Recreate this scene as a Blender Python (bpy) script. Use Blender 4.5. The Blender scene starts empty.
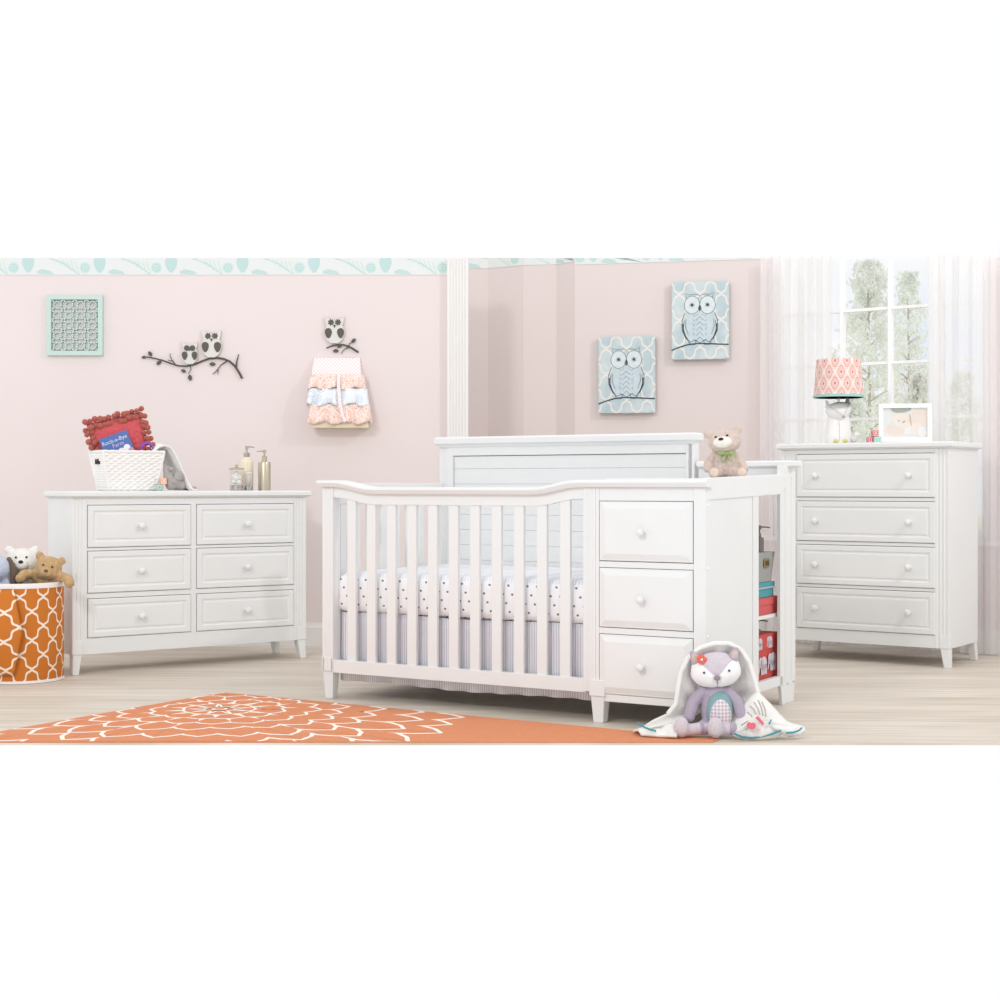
import bpy, bmesh, math, random
from mathutils import Vector, Matrix, Euler, noise
R = math.radians
SC = bpy.context.scene
C = SC.collection
random.seed(7)

def lin(r, g, b):
    f = lambda c: (c/255/12.92) if c/255 <= .04045 else ((c/255+.055)/1.055)**2.4
    return (f(r), f(g), f(b), 1.0)

# ------------------------------------------------------------------ camera
F, Y0, CH = 1520.0, 485.0, .935          # focal length in pixels, horizon row, eye height
cd = bpy.data.cameras.new('camera'); cam = bpy.data.objects.new('camera', cd); C.objects.link(cam)
cam.location = (0, 0, CH); cam.rotation_euler = (R(90), 0, 0)
cd.sensor_width = 36; cd.lens = 36*F/1000; cd.shift_y = -(500-Y0)/1000; cd.clip_end = 300
SC.camera = cam

# ------------------------------------------------------------------ world, lamps, exposure
SC.view_settings.view_transform = 'Standard'; SC.view_settings.look = 'None'
SC.view_settings.exposure = 0.07; SC.view_settings.gamma = 1
SC.view_settings.use_curve_mapping = False
wd = bpy.data.worlds.new('world'); SC.world = wd; wd.use_nodes = True
nt = wd.node_tree; bg = nt.nodes['Background']
tc = nt.nodes.new('ShaderNodeTexCoord'); sp = nt.nodes.new('ShaderNodeSeparateXYZ')
nz = nt.nodes.new('ShaderNodeTexNoise'); nz.inputs['Scale'].default_value = 9; nz.inputs['Detail'].default_value = 5
cr = nt.nodes.new('ShaderNodeValToRGB'); cr.color_ramp.elements[0].position = .42; cr.color_ramp.elements[1].position = .6
cr.color_ramp.elements[0].color = (.80, .87, .97, 1); cr.color_ramp.elements[1].color = (1, 1, 1, 1)
mr = nt.nodes.new('ShaderNodeMapRange'); mr.inputs[1].default_value = .10; mr.inputs[2].default_value = .15
mixn = nt.nodes.new('ShaderNodeMix'); mixn.data_type = 'RGBA'; mixn.inputs[7].default_value = (1, 1, 1, 1)
ab = nt.nodes.new('ShaderNodeMath'); ab.operation = 'ABSOLUTE'
nt.links.new(tc.outputs['Generated'], nz.inputs['Vector']); nt.links.new(tc.outputs['Generated'], sp.inputs[0])
nt.links.new(nz.outputs[0], cr.inputs[0]); nt.links.new(sp.outputs[2], ab.inputs[0]); nt.links.new(ab.outputs[0], mr.inputs[0])
nt.links.new(cr.outputs[0], mixn.inputs[6]); nt.links.new(mixn.outputs[2], bg.inputs[0])
sy = nt.nodes.new('ShaderNodeMapRange'); sy.inputs[1].default_value = .75; sy.inputs[2].default_value = .85; sy.inputs[3].default_value = 1; sy.inputs[4].default_value = 0
mxm = nt.nodes.new('ShaderNodeMath'); mxm.operation = 'MAXIMUM'
nt.links.new(sp.outputs[1], sy.inputs[0]); nt.links.new(sy.outputs[0], mxm.inputs[0]); nt.links.new(mr.outputs[0], mxm.inputs[1]); sxr = nt.nodes.new('ShaderNodeMapRange'); sxr.inputs[1].default_value = .08; sxr.inputs[2].default_value = .15; sxr.inputs[3].default_value = 1; sxr.inputs[4].default_value = 0
mxn = nt.nodes.new('ShaderNodeMath'); mxn.operation = 'MAXIMUM'
nt.links.new(sp.outputs[0], sxr.inputs[0]); nt.links.new(sxr.outputs[0], mxn.inputs[0]); nt.links.new(mxm.outputs[0], mxn.inputs[1]); nt.links.new(mxn.outputs[0], mixn.inputs[0])
bg.inputs[1].default_value = 0.96
def area(name, loc, target, size, watts, col=(1, 1, 1)):
    l = bpy.data.lights.new(name, 'AREA'); l.shape = 'DISK'; l.size = size; l.energy = watts; l.color = col
    o = bpy.data.objects.new(name, l); C.objects.link(o); o.location = loc
    o.rotation_euler = (Vector(target)-Vector(loc)).to_track_quat('-Z', 'Y').to_euler()
    return o
area('studio_key_light', (3.9, 4.6, 4.4), (.9, 9.2, 1.5), .16, 62, (1, 1, .99))
area('studio_fill_light', (-2.8, .8, 4.2), (-1.1, 8.0, .9), .9, 112, (1, 1, 1))

# ------------------------------------------------------------------ materials
MATS = {}
def pm(name, rgb, rough=.55, metal=0, spec=.4, noise_amt=0, noise_scale=30, bump=0, bump_scale=200, sheen=0, trans=0, alpha=1):
    if name in MATS: return MATS[name]
    m = bpy.data.materials.new(name); m.use_nodes = True; n = m.node_tree; b = n.nodes['Principled BSDF']
    col = lin(*rgb); b.inputs['Base Color'].default_value = col
    b.inputs['Roughness'].default_value = rough; b.inputs['Metallic'].default_value = metal
    b.inputs['Specular IOR Level'].default_value = spec
    if sheen: b.inputs['Sheen Weight'].default_value = sheen
    if trans: b.inputs['Transmission Weight'].default_value = trans; b.inputs['IOR'].default_value = 1.2
    t = n.nodes.new('ShaderNodeTexCoord')
    if noise_amt:
        nz = n.nodes.new('ShaderNodeTexNoise'); nz.inputs['Scale'].default_value = noise_scale; nz.inputs['Detail'].default_value = 4
        n.links.new(t.outputs['Object'], nz.inputs['Vector'])
        r = n.nodes.new('ShaderNodeValToRGB'); e = r.color_ramp.elements
        e[0].position = .3; e[1].position = .7
        e[0].color = tuple(max(0, c*(1-noise_amt)) for c in col[:3])+(1,); e[1].color = tuple(min(1, c*(1+noise_amt)) for c in col[:3])+(1,)
        n.links.new(nz.outputs[0], r.inputs[0]); n.links.new(r.outputs[0], b.inputs['Base Color'])
    if bump:
        nb = n.nodes.new('ShaderNodeTexNoise'); nb.inputs['Scale'].default_value = bump_scale; nb.inputs['Detail'].default_value = 3
        n.links.new(t.outputs['Object'], nb.inputs['Vector'])
        bu = n.nodes.new('ShaderNodeBump'); bu.inputs['Strength'].default_value = bump; bu.inputs['Distance'].default_value = .004
        n.links.new(nb.outputs[0], bu.inputs['Height']); n.links.new(bu.outputs[0], b.inputs['Normal'])
    MATS[name] = m
    return m

class NX:                                    # tiny node-expression helper
    def __init__(s, name, rough=.8):
        s.m = bpy.data.materials.new(name); s.m.use_nodes = True; s.n = s.m.node_tree
        s.b = s.n.nodes['Principled BSDF']; s.b.inputs['Roughness'].default_value = rough
        s.b.inputs['Specular IOR Level'].default_value = .25
        t = s.n.nodes.new('ShaderNodeTexCoord'); x = s.n.nodes.new('ShaderNodeSeparateXYZ')
        s.vec = t.outputs['Object']; s.n.links.new(s.vec, x.inputs[0]); s.x, s.y, s.z = x.outputs
        MATS[name] = s.m
    def op(s, o, a, b=None, c=None):
        q = s.n.nodes.new('ShaderNodeMath'); q.operation = o
        for i, v in enumerate((a, b, c)):
            if v is None: continue
            if isinstance(v, (int, float)): q.inputs[i].default_value = v
            else: s.n.links.new(v, q.inputs[i])
        return q.outputs[0]
    def add(s, a, b): return s.op('ADD', a, b)
    def sub(s, a, b): return s.op('SUBTRACT', a, b)
    def mul(s, a, b): return s.op('MULTIPLY', a, b)
    def sin(s, a): return s.op('SINE', a)
    def cos(s, a): return s.op('COSINE', a)
    def abs(s, a): return s.op('ABSOLUTE', a)
    def lt(s, a, b): return s.op('LESS_THAN', a, b)
    def gt(s, a, b): return s.op('GREATER_THAN', a, b)
    def noise(s, scale, vec=None, detail=3):
        q = s.n.nodes.new('ShaderNodeTexNoise'); q.inputs['Scale'].default_value = scale; q.inputs['Detail'].default_value = detail
        s.n.links.new(vec or s.vec, q.inputs['Vector']); return q.outputs[0]
    def scaled(s, sx, sy, sz):
        q = s.n.nodes.new('ShaderNodeMapping'); q.inputs['Scale'].default_value = (sx, sy, sz)
        s.n.links.new(s.vec, q.inputs[0]); return q.outputs[0]
    def col(s, rgb):
        q = s.n.nodes.new('ShaderNodeRGB'); q.outputs[0].default_value = lin(*rgb); return q.outputs[0]
    def mix(s, f, a, b):
        q = s.n.nodes.new('ShaderNodeMix'); q.data_type = 'RGBA'
        for i, v in ((0, f), (6, a), (7, b)):
            if isinstance(v, tuple): v = s.col(v)
            if isinstance(v, (int, float)): q.inputs[i].default_value = v
            else: s.n.links.new(v, q.inputs[i])
        return q.outputs[2]
    def done(s, c): s.n.links.new(c, s.b.inputs['Base Color']); return s.m
    def trellis(s, u, v, pu, pv, k, w):      # wavy crossing lines, 1 on the line
        a = s.mul(u, math.pi/pu); b = s.mul(v, math.pi/pv)
        e1, e2 = s.add(a, b), s.sub(a, b)
        g = lambda e: s.mul(s.add(s.sin(s.mul(e, 4)), s.mul(s.sin(s.mul(e, 2)), 2)), k)
        f1 = s.cos(s.add(e1, g(e2))); f2 = s.cos(s.add(e2, g(e1)))
        return s.lt(s.op('MINIMUM', s.abs(f1), s.abs(f2)), w)

WHITE = pm('white_paint', (229, 230, 230), .38, 0, .35, .012, 6)
GROOVE = pm('groove_shadow_gap', (186, 187, 188), .7)  # grey that paints shade into the gaps around drawers
PINK = pm('pink_wall_paint', (231, 220, 219), .85, 0, .2, .012, 1.2)
PINKB = pm('deeper_pink_wall_paint', (225, 213, 211), .85, 0, .2, .012, 1.2)
TRIM = pm('trim_white_paint', (236, 234, 232), .5)
DARK = pm('dark_metal', (84, 78, 70), .45, .35, .5, .08, 60)
SILVER = pm('pale_silver', (206, 204, 200), .38, .25, .5)
STEEL = pm('brushed_steel', (196, 184, 160), .22, .95)
BLACK = pm('black_plastic', (28, 25, 24), .25)

# ------------------------------------------------------------------ mesh helpers
class B:
    def __init__(s): s.V = []; s.F = []; s.I = []; s.mi = 0
    def add(s, vs, fs, M=None):
        o = len(s.V)
        for v in vs:
            v = Vector(v); s.V.append(M @ v if M is not None else v)
        for f in fs: s.F.append([i+o for i in f]); s.I.append(s.mi)
        return s
    def box(s, a, b, M=None):
        x0, y0, z0 = a; x1, y1, z1 = b
        return s.add([(x0,y0,z0),(x1,y0,z0),(x1,y1,z0),(x0,y1,z0),(x0,y0,z1),(x1,y0,z1),(x1,y1,z1),(x0,y1,z1)],
                     [(3,2,1,0),(4,5,6,7),(0,1,5,4),(1,2,6,5),(2,3,7,6),(3,0,4,7)], M)
    def frustum(s, a0, b0, z0, a1, b1, z1, M=None):     # rectangle at z0 to rectangle at z1
        (x0,y0),(x1,y1) = a0, b0; (p0,q0),(p1,q1) = a1, b1
        return s.add([(x0,y0,z0),(x1,y0,z0),(x1,y1,z0),(x0,y1,z0),(p0,q0,z1),(p1,q0,z1),(p1,q1,z1),(p0,q1,z1)],
                     [(3,2,1,0),(4,5,6,7),(0,1,5,4),(1,2,6,5),(2,3,7,6),(3,0,4,7)], M)
    def prism(s, poly, z0, z1, M=None):
        n = len(poly)
        return s.add([(x,y,z0) for x,y in poly]+[(x,y,z1) for x,y in poly],
                     [list(range(n))[::-1], list(range(n,2*n))]+[(i,(i+1)%n,n+(i+1)%n,n+i) for i in range(n)], M)
    def lathe(s, prof, n=20, M=None, a0=0, a1=2*math.pi):
        full = abs(a1-a0-2*math.pi) < 1e-6; k = n if full else n+1
        vs = [(r*math.cos(a0+(a1-a0)*j/n), r*math.sin(a0+(a1-a0)*j/n), z) for r, z in prof for j in range(k)]
        fs = []
        for i in range(len(prof)-1):
            for j in range(n):
                j2 = (j+1) % k
                fs.append((i*k+j, i*k+j2, (i+1)*k+j2, (i+1)*k+j))
        if full:
            if prof[0][0] > 1e-6: fs.append(list(range(k))[::-1])
            if prof[-1][0] > 1e-6: fs.append([(len(prof)-1)*k+j for j in range(k)])
        return s.add(vs, fs, M)
    def ball(s, c, r, n=14, M=None):
        if isinstance(r, (int, float)): r = (r, r, r)
        vs = [(0,0,-1)]; fs = []; h = n//2
        for i in range(1, h):
            t = math.pi*i/h
            vs += [(math.sin(t)*math.cos(2*math.pi*j/n), math.sin(t)*math.sin(2*math.pi*j/n), -math.cos(t)) for j in range(n)]
        vs.append((0,0,1)); e = len(vs)-1
        for j in range(n):
            fs.append((0, 1+(j+1)%n, 1+j)); fs.append((e, 1+(h-2)*n+j, 1+(h-2)*n+(j+1)%n))
            for i in range(h-2): fs.append((1+i*n+j, 1+i*n+(j+1)%n, 1+(i+1)*n+(j+1)%n, 1+(i+1)*n+j))
        T = Matrix.Translation(c) @ Matrix.Diagonal((r[0], r[1], r[2], 1))
        return s.add(vs, fs, (M @ T) if M is not None else T)
    def tube(s, path, rad, n=8, M=None, flat=1, up=(0,0,1)):
        P = [Vector(p) for p in path]; m = len(P); vs = []; fs = []
        rads = rad if isinstance(rad, (list, tuple)) else [rad]*m
        u = None
        for i in range(m):
            t = (P[min(i+1,m-1)]-P[max(i-1,0)]).normalized()
            if u is None:
                u = Vector(up) if abs(t.dot(Vector(up))) < .95 else Vector((1,0,0))
            u = (u-t*t.dot(u)).normalized(); w = t.cross(u)
            for j in range(n):
                a = 2*math.pi*j/n; vs.append(P[i]+u*math.cos(a)*rads[i]*flat+w*math.sin(a)*rads[i])
        for i in range(m-1):
            for j in range(n): fs.append((i*n+j, i*n+(j+1)%n, (i+1)*n+(j+1)%n, (i+1)*n+j))
        fs.append(list(range(n))[::-1]); fs.append([(m-1)*n+j for j in range(n)])
        return s.add(vs, fs, M)
    def chain(s, path, rads, n=12, M=None):              # overlapping balls along a path, for remeshed soft bodies
        for i in range(len(path)-1):
            a, b = Vector(path[i]), Vector(path[i+1]); k = 5
            for j in range(k+1):
                t = j/k; s.ball(a.lerp(b, t), rads[i]*(1-t)+rads[i+1]*t, n, M)
        return s
    def rings(s, u0, u1, z0, z1, prof):                  # nested rectangles facing -y : prof = [(margin, y), ...]
        vs = []; fs = []
        for m, y in prof: vs += [(u0+m,y,z0+m),(u1-m,y,z0+m),(u1-m,y,z1-m),(u0+m,y,z1-m)]
        for i in range(len(prof)-1):
            for j in range(4): fs.append((i*4+j, i*4+(j+1)%4, i*4+4+(j+1)%4, i*4+4+j))
        k = (len(prof)-1)*4; fs.append((k,k+1,k+2,k+3)); fs.append((3,2,1,0))
        return s.add(vs, fs)
    def grid(s, nu, nv, fn, M=None, closed=False):
        vs = [fn(i/nu, j/nv) for j in range(nv+1) for i in range(nu+1)]
        return s.add(vs, [(j*(nu+1)+i, j*(nu+1)+i+1, (j+1)*(nu+1)+i+1, (j+1)*(nu+1)+i) for j in range(nv) for i in range(nu)], M)
    def build(s, name, mats, parent=None, smooth=False, bevel=0, solid=0, remesh=0, fuzz=0, subd=0, recalc=True):
        me = bpy.data.meshes.new(name); me.from_pydata([tuple(v) for v in s.V], [], s.F)
        if not isinstance(mats, (list, tuple)): mats = [mats]
        for m in mats: me.materials.append(m)
        me.polygons.foreach_set('material_index', s.I)
        if recalc:
            bm = bmesh.new(); bm.from_mesh(me); bmesh.ops.recalc_face_normals(bm, faces=bm.faces); bm.to_mesh(me); bm.free()
        if smooth or remesh:
            me.shade_smooth()
            if not (remesh or subd or smooth == 'all'): me.set_sharp_from_angle(angle=R(42))
        o = bpy.data.objects.new(name, me); C.objects.link(o)
        if parent: o.parent = parent
        if solid:
            d = o.modifiers.new('solid', 'SOLIDIFY'); d.thickness = solid; d.offset = 0
        if remesh:
            d = o.modifiers.new('remesh', 'REMESH'); d.mode = 'VOXEL'; d.voxel_size = remesh; d.use_smooth_shade = True
            d = o.modifiers.new('smooth', 'SMOOTH'); d.iterations = 4; d.factor = .6
        if fuzz:
            tx = bpy.data.textures.get('fuzz') or bpy.data.textures.new('fuzz', 'CLOUDS'); tx.noise_scale = .008
            d = o.modifiers.new('fuzz', 'DISPLACE'); d.texture = tx; d.strength = fuzz; d.mid_level = .5
        if subd:
            d = o.modifiers.new('subd', 'SUBSURF'); d.levels = subd; d.render_levels = subd
        if bevel:
            d = o.modifiers.new('bevel', 'BEVEL'); d.width = bevel; d.segments = 2; d.limit_method = 'ANGLE'; d.angle_limit = R(40)
        return o

def tag(o, label=None, cat=None, group=None, kind=None):
    if label: o['label'] = label
    if cat: o['category'] = cat
    if group: o['group'] = group
    if kind: o['kind'] = kind
    return o
def thing(name, label, cat, loc=(0,0,0), rz=0, group=None):
    o = bpy.data.objects.new(name, None); C.objects.link(o); o.empty_display_size = .05
    o.location = loc; o.rotation_euler = (0, 0, rz)
    return tag(o, label, cat, group)
def struct(b, name, mats, **k): return tag(b.build(name, mats, **k), kind='structure')
def copy_part(o, parent, loc=None):
    c = o.copy(); C.objects.link(c); c.parent = parent
    if loc is not None: c.location = loc
    return c
def W(px, py, d): return Vector(((px-500)/F*d, d, CH-(py-Y0)*d/F))
def TR(loc, rx=0, ry=0, rz=0, s=1): return Matrix.Translation(loc) @ Euler((rx, ry, rz)).to_matrix().to_4x4() @ Matrix.Scale(s, 4)
FRONT = Matrix(((1,0,0,0),(0,0,-1,0),(0,1,0,0),(0,0,0,1)))          # (x, y, h) -> (x, -h, y): flat work facing -y
def text_mesh(body, size, depth, name, mat, parent, M, align='CENTER'):
    cu = bpy.data.curves.new(name, 'FONT'); cu.body = body; cu.size = size; cu.extrude = depth; cu.align_x = align; cu.align_y = 'CENTER'
    t = bpy.data.objects.new(name+'_curve', cu); C.objects.link(t)
    me = bpy.data.meshes.new_from_object(t.evaluated_get(bpy.context.evaluated_depsgraph_get()))
    bpy.data.objects.remove(t); bpy.data.curves.remove(cu)
    me.transform(M); me.materials.clear(); me.materials.append(mat); me.name = name
    o = bpy.data.objects.new(name, me); C.objects.link(o); o.parent = parent
    return o

# ================================================================== THE ROOM
# floor: pale washed boards running across the room
x = NX('washed_wood_floor', .5)
st = x.noise(1, x.scaled(2.2, 46, 1), 6); st2 = x.noise(1, x.scaled(.9, 12, 1), 4)
row = x.op('FLOOR', x.mul(x.y, 8.5)); wn = x.n.nodes.new('ShaderNodeTexWhiteNoise'); wn.noise_dimensions = '1D'; x.n.links.new(row, wn.inputs['W'])
seam = x.lt(x.op('FRACT', x.mul(x.y, 8.5)), .035)
f = x.op('MULTIPLY_ADD', st, 1.5, x.sub(x.mul(st2, .7), .62))
f = x.add(f, x.mul(x.sub(wn.outputs[0], .5), .22))
q = x.n.nodes.new('ShaderNodeClamp'); x.n.links.new(f, q.inputs[0])
c = x.mix(q.outputs[0], (190, 176, 158), (232, 225, 215))
c = x.mix(x.mul(seam, .35), c, (176, 162, 144))
FLOOR = x.done(c)
struct(B().add([(-3.6,5.508,0),(3.6,5.508,0),(3.6,10.4,0),(-3.6,10.4,0),(-3.6,5.508,-.008),(3.6,5.508,-.008),(3.6,10.4,-.008),(-3.6,10.4,-.008)],
               [(0,1,2,3),(4,5,1,0),(7,6,5,4),(5,6,2,1),(4,0,3,7),(6,7,3,2)]), 'floor', FLOOR)

def wall_slab(b, p, q, z0, z1a, z1b=None, t=.1, d=None):
    # upright slab from plan point p to q, thickness going away from the room
    p, q = Vector(p), Vector(q); z1b = z1a if z1b is None else z1b
    n = Vector((-(q-p).y, (q-p).x)).normalized()*t
    vs = [(p.x,p.y,z0),(q.x,q.y,z0),(q.x+n.x,q.y+n.y,z0),(p.x+n.x,p.y+n.y,z0),(p.x,p.y,z1a),(q.x,q.y,z1b),(q.x+n.x,q.y+n.y,z1b),(p.x+n.x,p.y+n.y,z1a)]
    b.add(vs, [(3,2,1,0),(4,5,6,7),(0,1,5,4),(1,2,6,5),(2,3,7,6),(3,0,4,7)])
LW = 8.83
struct(wall_slab_b := B().box((-3.6, LW, 0), (-.21, LW+.1, 2.254)), 'wall_left', PINK)
# back wall: stepped bays, then the long run with the canvases
PLAN = [(-.80,9.72),(-.076,9.70),(.148,9.56),(.353,9.525),(.464,9.407),(1.598,9.166)]
b = B()
TOPS = [2.387, 2.384, 2.363, 2.357, 2.340, 2.304]
for i in range(5): wall_slab(b, PLAN[i], PLAN[i+1], 0, TOPS[i], TOPS[i+1])
struct(b, 'wall_back', PINKB)
# window wall, parallel to the tall chest
wd_ = Vector((math.cos(R(-34.9)), math.sin(R(-34.9)))); wn_ = Vector((-wd_.y, wd_.x))
WP = Vector((1.598, 9.166)); WANG = R(-34.9)
def wpt(s_, off=0): return WP + wd_*s_ + wn_*off                     # s metres along the window wall, off metres behind it
def wtop(s_): return 2.305-.084*s_
WIN0, WIN1, SILL = .05, 1.35, .63
b = B()
wall_slab(b, wpt(0), wpt(WIN0), 0, wtop(0), wtop(WIN0))
wall_slab(b, wpt(WIN0), wpt(WIN1), 0, SILL)
wall_slab(b, wpt(WIN1), wpt(2.4), 0, wtop(WIN1), wtop(2.4))
struct(b, 'wall_right', PINK)

# paper border along the top of the walls: feathers, rings and leaves in mint on off white
OFFW = pm('border_paper', (226, 230, 229), .85); MINT = pm('border_mint', (190, 217, 216), .85); MINT2 = pm('border_mint_pale', (205, 226, 220), .85)
def border(name, p, q, z0, z1, h0, seed):
    rnd = random.Random(seed); p, q = Vector(p), Vector(q); L = (q-p).length; d = (q-p)/L
    n = Vector((d.y, -d.x))
    b = B()
    def at(s_, z, e): 
        v = p + d*s_ + n*e; return (v.x, v.y, z)
    def poly(pts, mi, e):
        b.mi = mi; b.add([at(min(max(s_,.002),L-.002), min(max(z, z0+.002), zt(s_)-.001), e) for s_, z in pts], [list(range(len(pts)))])
    zt = lambda s_: z1+(h0-z1)*min(max(s_/L,0),1)
    b.mi = 0
    b.add([at(0,z0,0),at(L,z0,0),at(L,h0,0),at(0,z1,0),at(0,z0,.003),at(L,z0,.003),at(L,h0,.003),at(0,z1,.003)], [(4,5,6,7),(0,4,7,3),(5,1,2,6),(7,6,2,3),(0,1,5,4)])
    s_ = .03; k = rnd.randint(0, 3); H = z1-z0
    while s_ < L-.02:
        if k % 4 == 0:                                               # ring flower
            zc = z0+.42*.1
            for r_, mi, e in ((.032,2,.0034),(.024,1,.0038),(.015,2,.0042),(.008,1,.0046)):
                poly([(s_+r_*math.cos(a*math.pi/8), zc+r_*math.sin(a*math.pi/8)) for a in range(16)], mi, e)
            s_ += .085
        elif k % 4 == 1:                                             # hanging teardrop
            poly([(s_+.034*math.sin(a*math.pi/8)*(1-.35*math.cos(a*math.pi/8)), z0+.062+.05*-math.cos(a*math.pi/8)) for a in range(16)], 1, .0034)
            s_ += .10
        elif k % 4 == 2:                                             # low leaf
            poly([(s_-.05,z0+.02),(s_-.02,z0+.034),(s_+.03,z0+.022),(s_+.05,z0+.004),(s_,z0+.004),(s_-.045,z0+.008)], 1, .0034)
            s_ += .06
        else:                                                        # feather plume
            for a in range(7):
                t = a/6
                poly([(s_-.02+.15*t, z0+.09-.085*t),(s_-.02+.15*t-.02, z0+.095-.02*t),(s_-.015+.15*t-.02,z0+.099-.02*t),(s_-.01+.15*t, z0+.085-.085*t)], 2, .0034)
            poly([(s_-.03,z0+.098),(s_+.05,z0+.06),(s_+.13,z0+.004),(s_+.138,z0+.004),(s_+.055,z0+.066)], 1, .0038)
            s_ += .17
        k += 1
    struct(b, name, [OFFW, MINT, MINT2], recalc=False)
border('trim_1', (-3.6, LW-.0005), (-.29, LW-.0005), 2.155, 2.253, 2.253, 3)
for i in range(5):
    p, q = Vector(PLAN[i]), Vector(PLAN[i+1]); d_ = (q-p).normalized(); n_ = Vector((d_.y,-d_.x))*.0005
    border('trim_%d' % (i+2), p+n_, q+n_, 2.298 if i == 4 else 2.317, TOPS[i]-.001, TOPS[i+1]-.001, 10+i)
# fluted white casing at the end of the left wall
b = B(); n = 6; x0, x1 = -.305, -.185; poly = [(x0,LW+.12),(x0,LW-.045)]
for i in range(n):
    w = (x1-x0-.02)/n; a = x0+.01+i*w
    poly += [(a+.003,LW-.045),(a+.006,LW-.039),(a+w-.006,LW-.039),(a+w-.003,LW-.045)]
poly += [(x1,LW-.045),(x1,LW+.12)]
b.prism(poly, 0, 2.246)
struct(b, 'trim_7', TRIM)
def skirting(b, p, q, h=.135):
    p, q = Vector(p), Vector(q); d = (q-p).normalized(); n = Vector((d.y,-d.x))
    prof = [(0,0),(.016,0),(.016,h*.8),(.011,h*.88),(.008,h),(0,h)]
    vs = [((p+n*a).x,(p+n*a).y,z) for a, z in prof]+[((q+n*a).x,(q+n*a).y,z) for a, z in prof]
    k = len(prof); b.add(vs, [(i,(i+1)%k,k+(i+1)%k,k+i) for i in range(k)]+[list(range(k))[::-1],list(range(k,2*k))])
b = B(); skirting(b, (-3.6, LW), (-.306, LW)); struct(b, 'baseboard_left', TRIM)
b = B()
for i in range(5): skirting(b, PLAN[i], PLAN[i+1])
struct(b, 'baseboard_back', TRIM)
b = B(); skirting(b, wpt(.02), wpt(2.4)); struct(b, 'baseboard_right', TRIM)

# window: frame and glazing bars, a pane behind them
FR = pm('window_frame_paint', (246, 245, 246), .4)
WM = Matrix.Translation((WP.x, WP.y, 0)) @ Matrix.Rotation(WANG, 4, 'Z')
b = B()
vb = [WIN0+.02, .215, .477, .768, 1.053, WIN1-.025]
for i, s_ in enumerate(vb):
    w = .024 if i in (0, 4, 5) else .009
    b.box((s_-w, .02, SILL), (s_+w, .07, wtop(s_)-.004), WM)
for z in (SILL+.03, 1.02, 1.319, 1.640, 1.955):
    w = .03 if z < .7 else .008
    b.box((WIN0, .028, z-w), (WIN1, .062, z+w), WM)
b.box((WIN0-.05, -.03, SILL-.03), (WIN1+.05, .1, SILL), WM)
wf = struct(b, 'window_1', FR)
gm = bpy.data.materials.new('window_glass'); gm.use_nodes = True; n_ = gm.node_tree; n_.nodes.remove(n_.nodes['Principled BSDF'])
g1 = n_.nodes.new('ShaderNodeBsdfTransparent'); g2 = n_.nodes.new('ShaderNodeBsdfGlossy'); g2.inputs['Roughness'].default_value = .02
g3 = n_.nodes.new('ShaderNodeMixShader'); g3.inputs[0].default_value = .06
n_.links.new(g1.outputs[0], g3.inputs[1]); n_.links.new(g2.outputs[0], g3.inputs[2]); n_.links.new(g3.outputs[0], n_.nodes['Material Output'].inputs[0])
GLASS = gm
b = B(); b.add([(WIN0,.043,SILL),(WIN1,.043,SILL),(WIN1,.043,wtop(WIN1)-.005),(WIN0,.043,wtop(WIN0)-.005),
                (WIN0,.047,SILL),(WIN1,.047,SILL),(WIN1,.047,wtop(WIN1)-.005),(WIN0,.047,wtop(WIN0)-.005)], [(0,1,2,3),(7,6,5,4),(0,4,5,1),(1,5,6,2),(2,6,7,3),(3,7,4,0)], WM)
o = b.build('window_pane', GLASS, wf)

# sheer curtains
def sheer(name, cover, rgb):
    m = bpy.data.materials.new(name); m.use_nodes = True; n = m.node_tree; n.nodes.remove(n.nodes['Principled BSDF'])
    d = n.nodes.new('ShaderNodeBsdfDiffuse'); d.inputs[0].default_value = lin(*rgb)
    t = n.nodes.new('ShaderNodeBsdfTranslucent'); t.inputs[0].default_value = lin(*rgb)
    a = n.nodes.new('ShaderNodeAddShader'); p = n.nodes.new('ShaderNodeBsdfTransparent'); mx = n.nodes.new('ShaderNodeMixShader')
    m1 = n.nodes.new('ShaderNodeMixShader'); m1.inputs[0].default_value = .5
    n.links.new(d.outputs[0], m1.inputs[1]); n.links.new(t.outputs[0], m1.inputs[2])
    mx.inputs[0].default_value = cover
    n.links.new(p.outputs[0], mx.inputs[1]); n.links.new(m1.outputs[0], mx.inputs[2]); n.links.new(mx.outputs[0], n.nodes['Material Output'].inputs[0])
    return m
SHEER = sheer('sheer_voile', .58, (251, 249, 250))
def curtain(label, s0, s1, folds, seed, flare=0):
    rnd = random.Random(seed); ph = [rnd.uniform(0, 6.28) for _ in range(4)]
    def fn(a, t):
        s_ = s0+(s1-s0)*a
        s_ += flare*(1-t)**2*a
        z = .012+(wtop(s_)-.016)*t
        y = -.085+.016*math.sin(folds*6.283*a+ph[0])+.007*math.sin(folds*2.3*6.283*a+ph[1]+t)+.008*math.sin(9*a+3*t+ph[2])
        return (s_+.003*math.sin(folds*12.5*a+ph[3]), y, z)
    b = B(); b.grid(int(folds*12), 14, fn, WM)
    o = b.build('sheer_curtain', SHEER, smooth='all'); tag(o, label, 'curtain', 'sheer window curtains')
curtain('white sheer curtain hanging left of the window, behind the lamp', .015, .47, 7, 5)
curtain('white sheer curtain hanging right of the window, beyond the picture frame', 1.03, 1.75, 9, 9)

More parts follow.
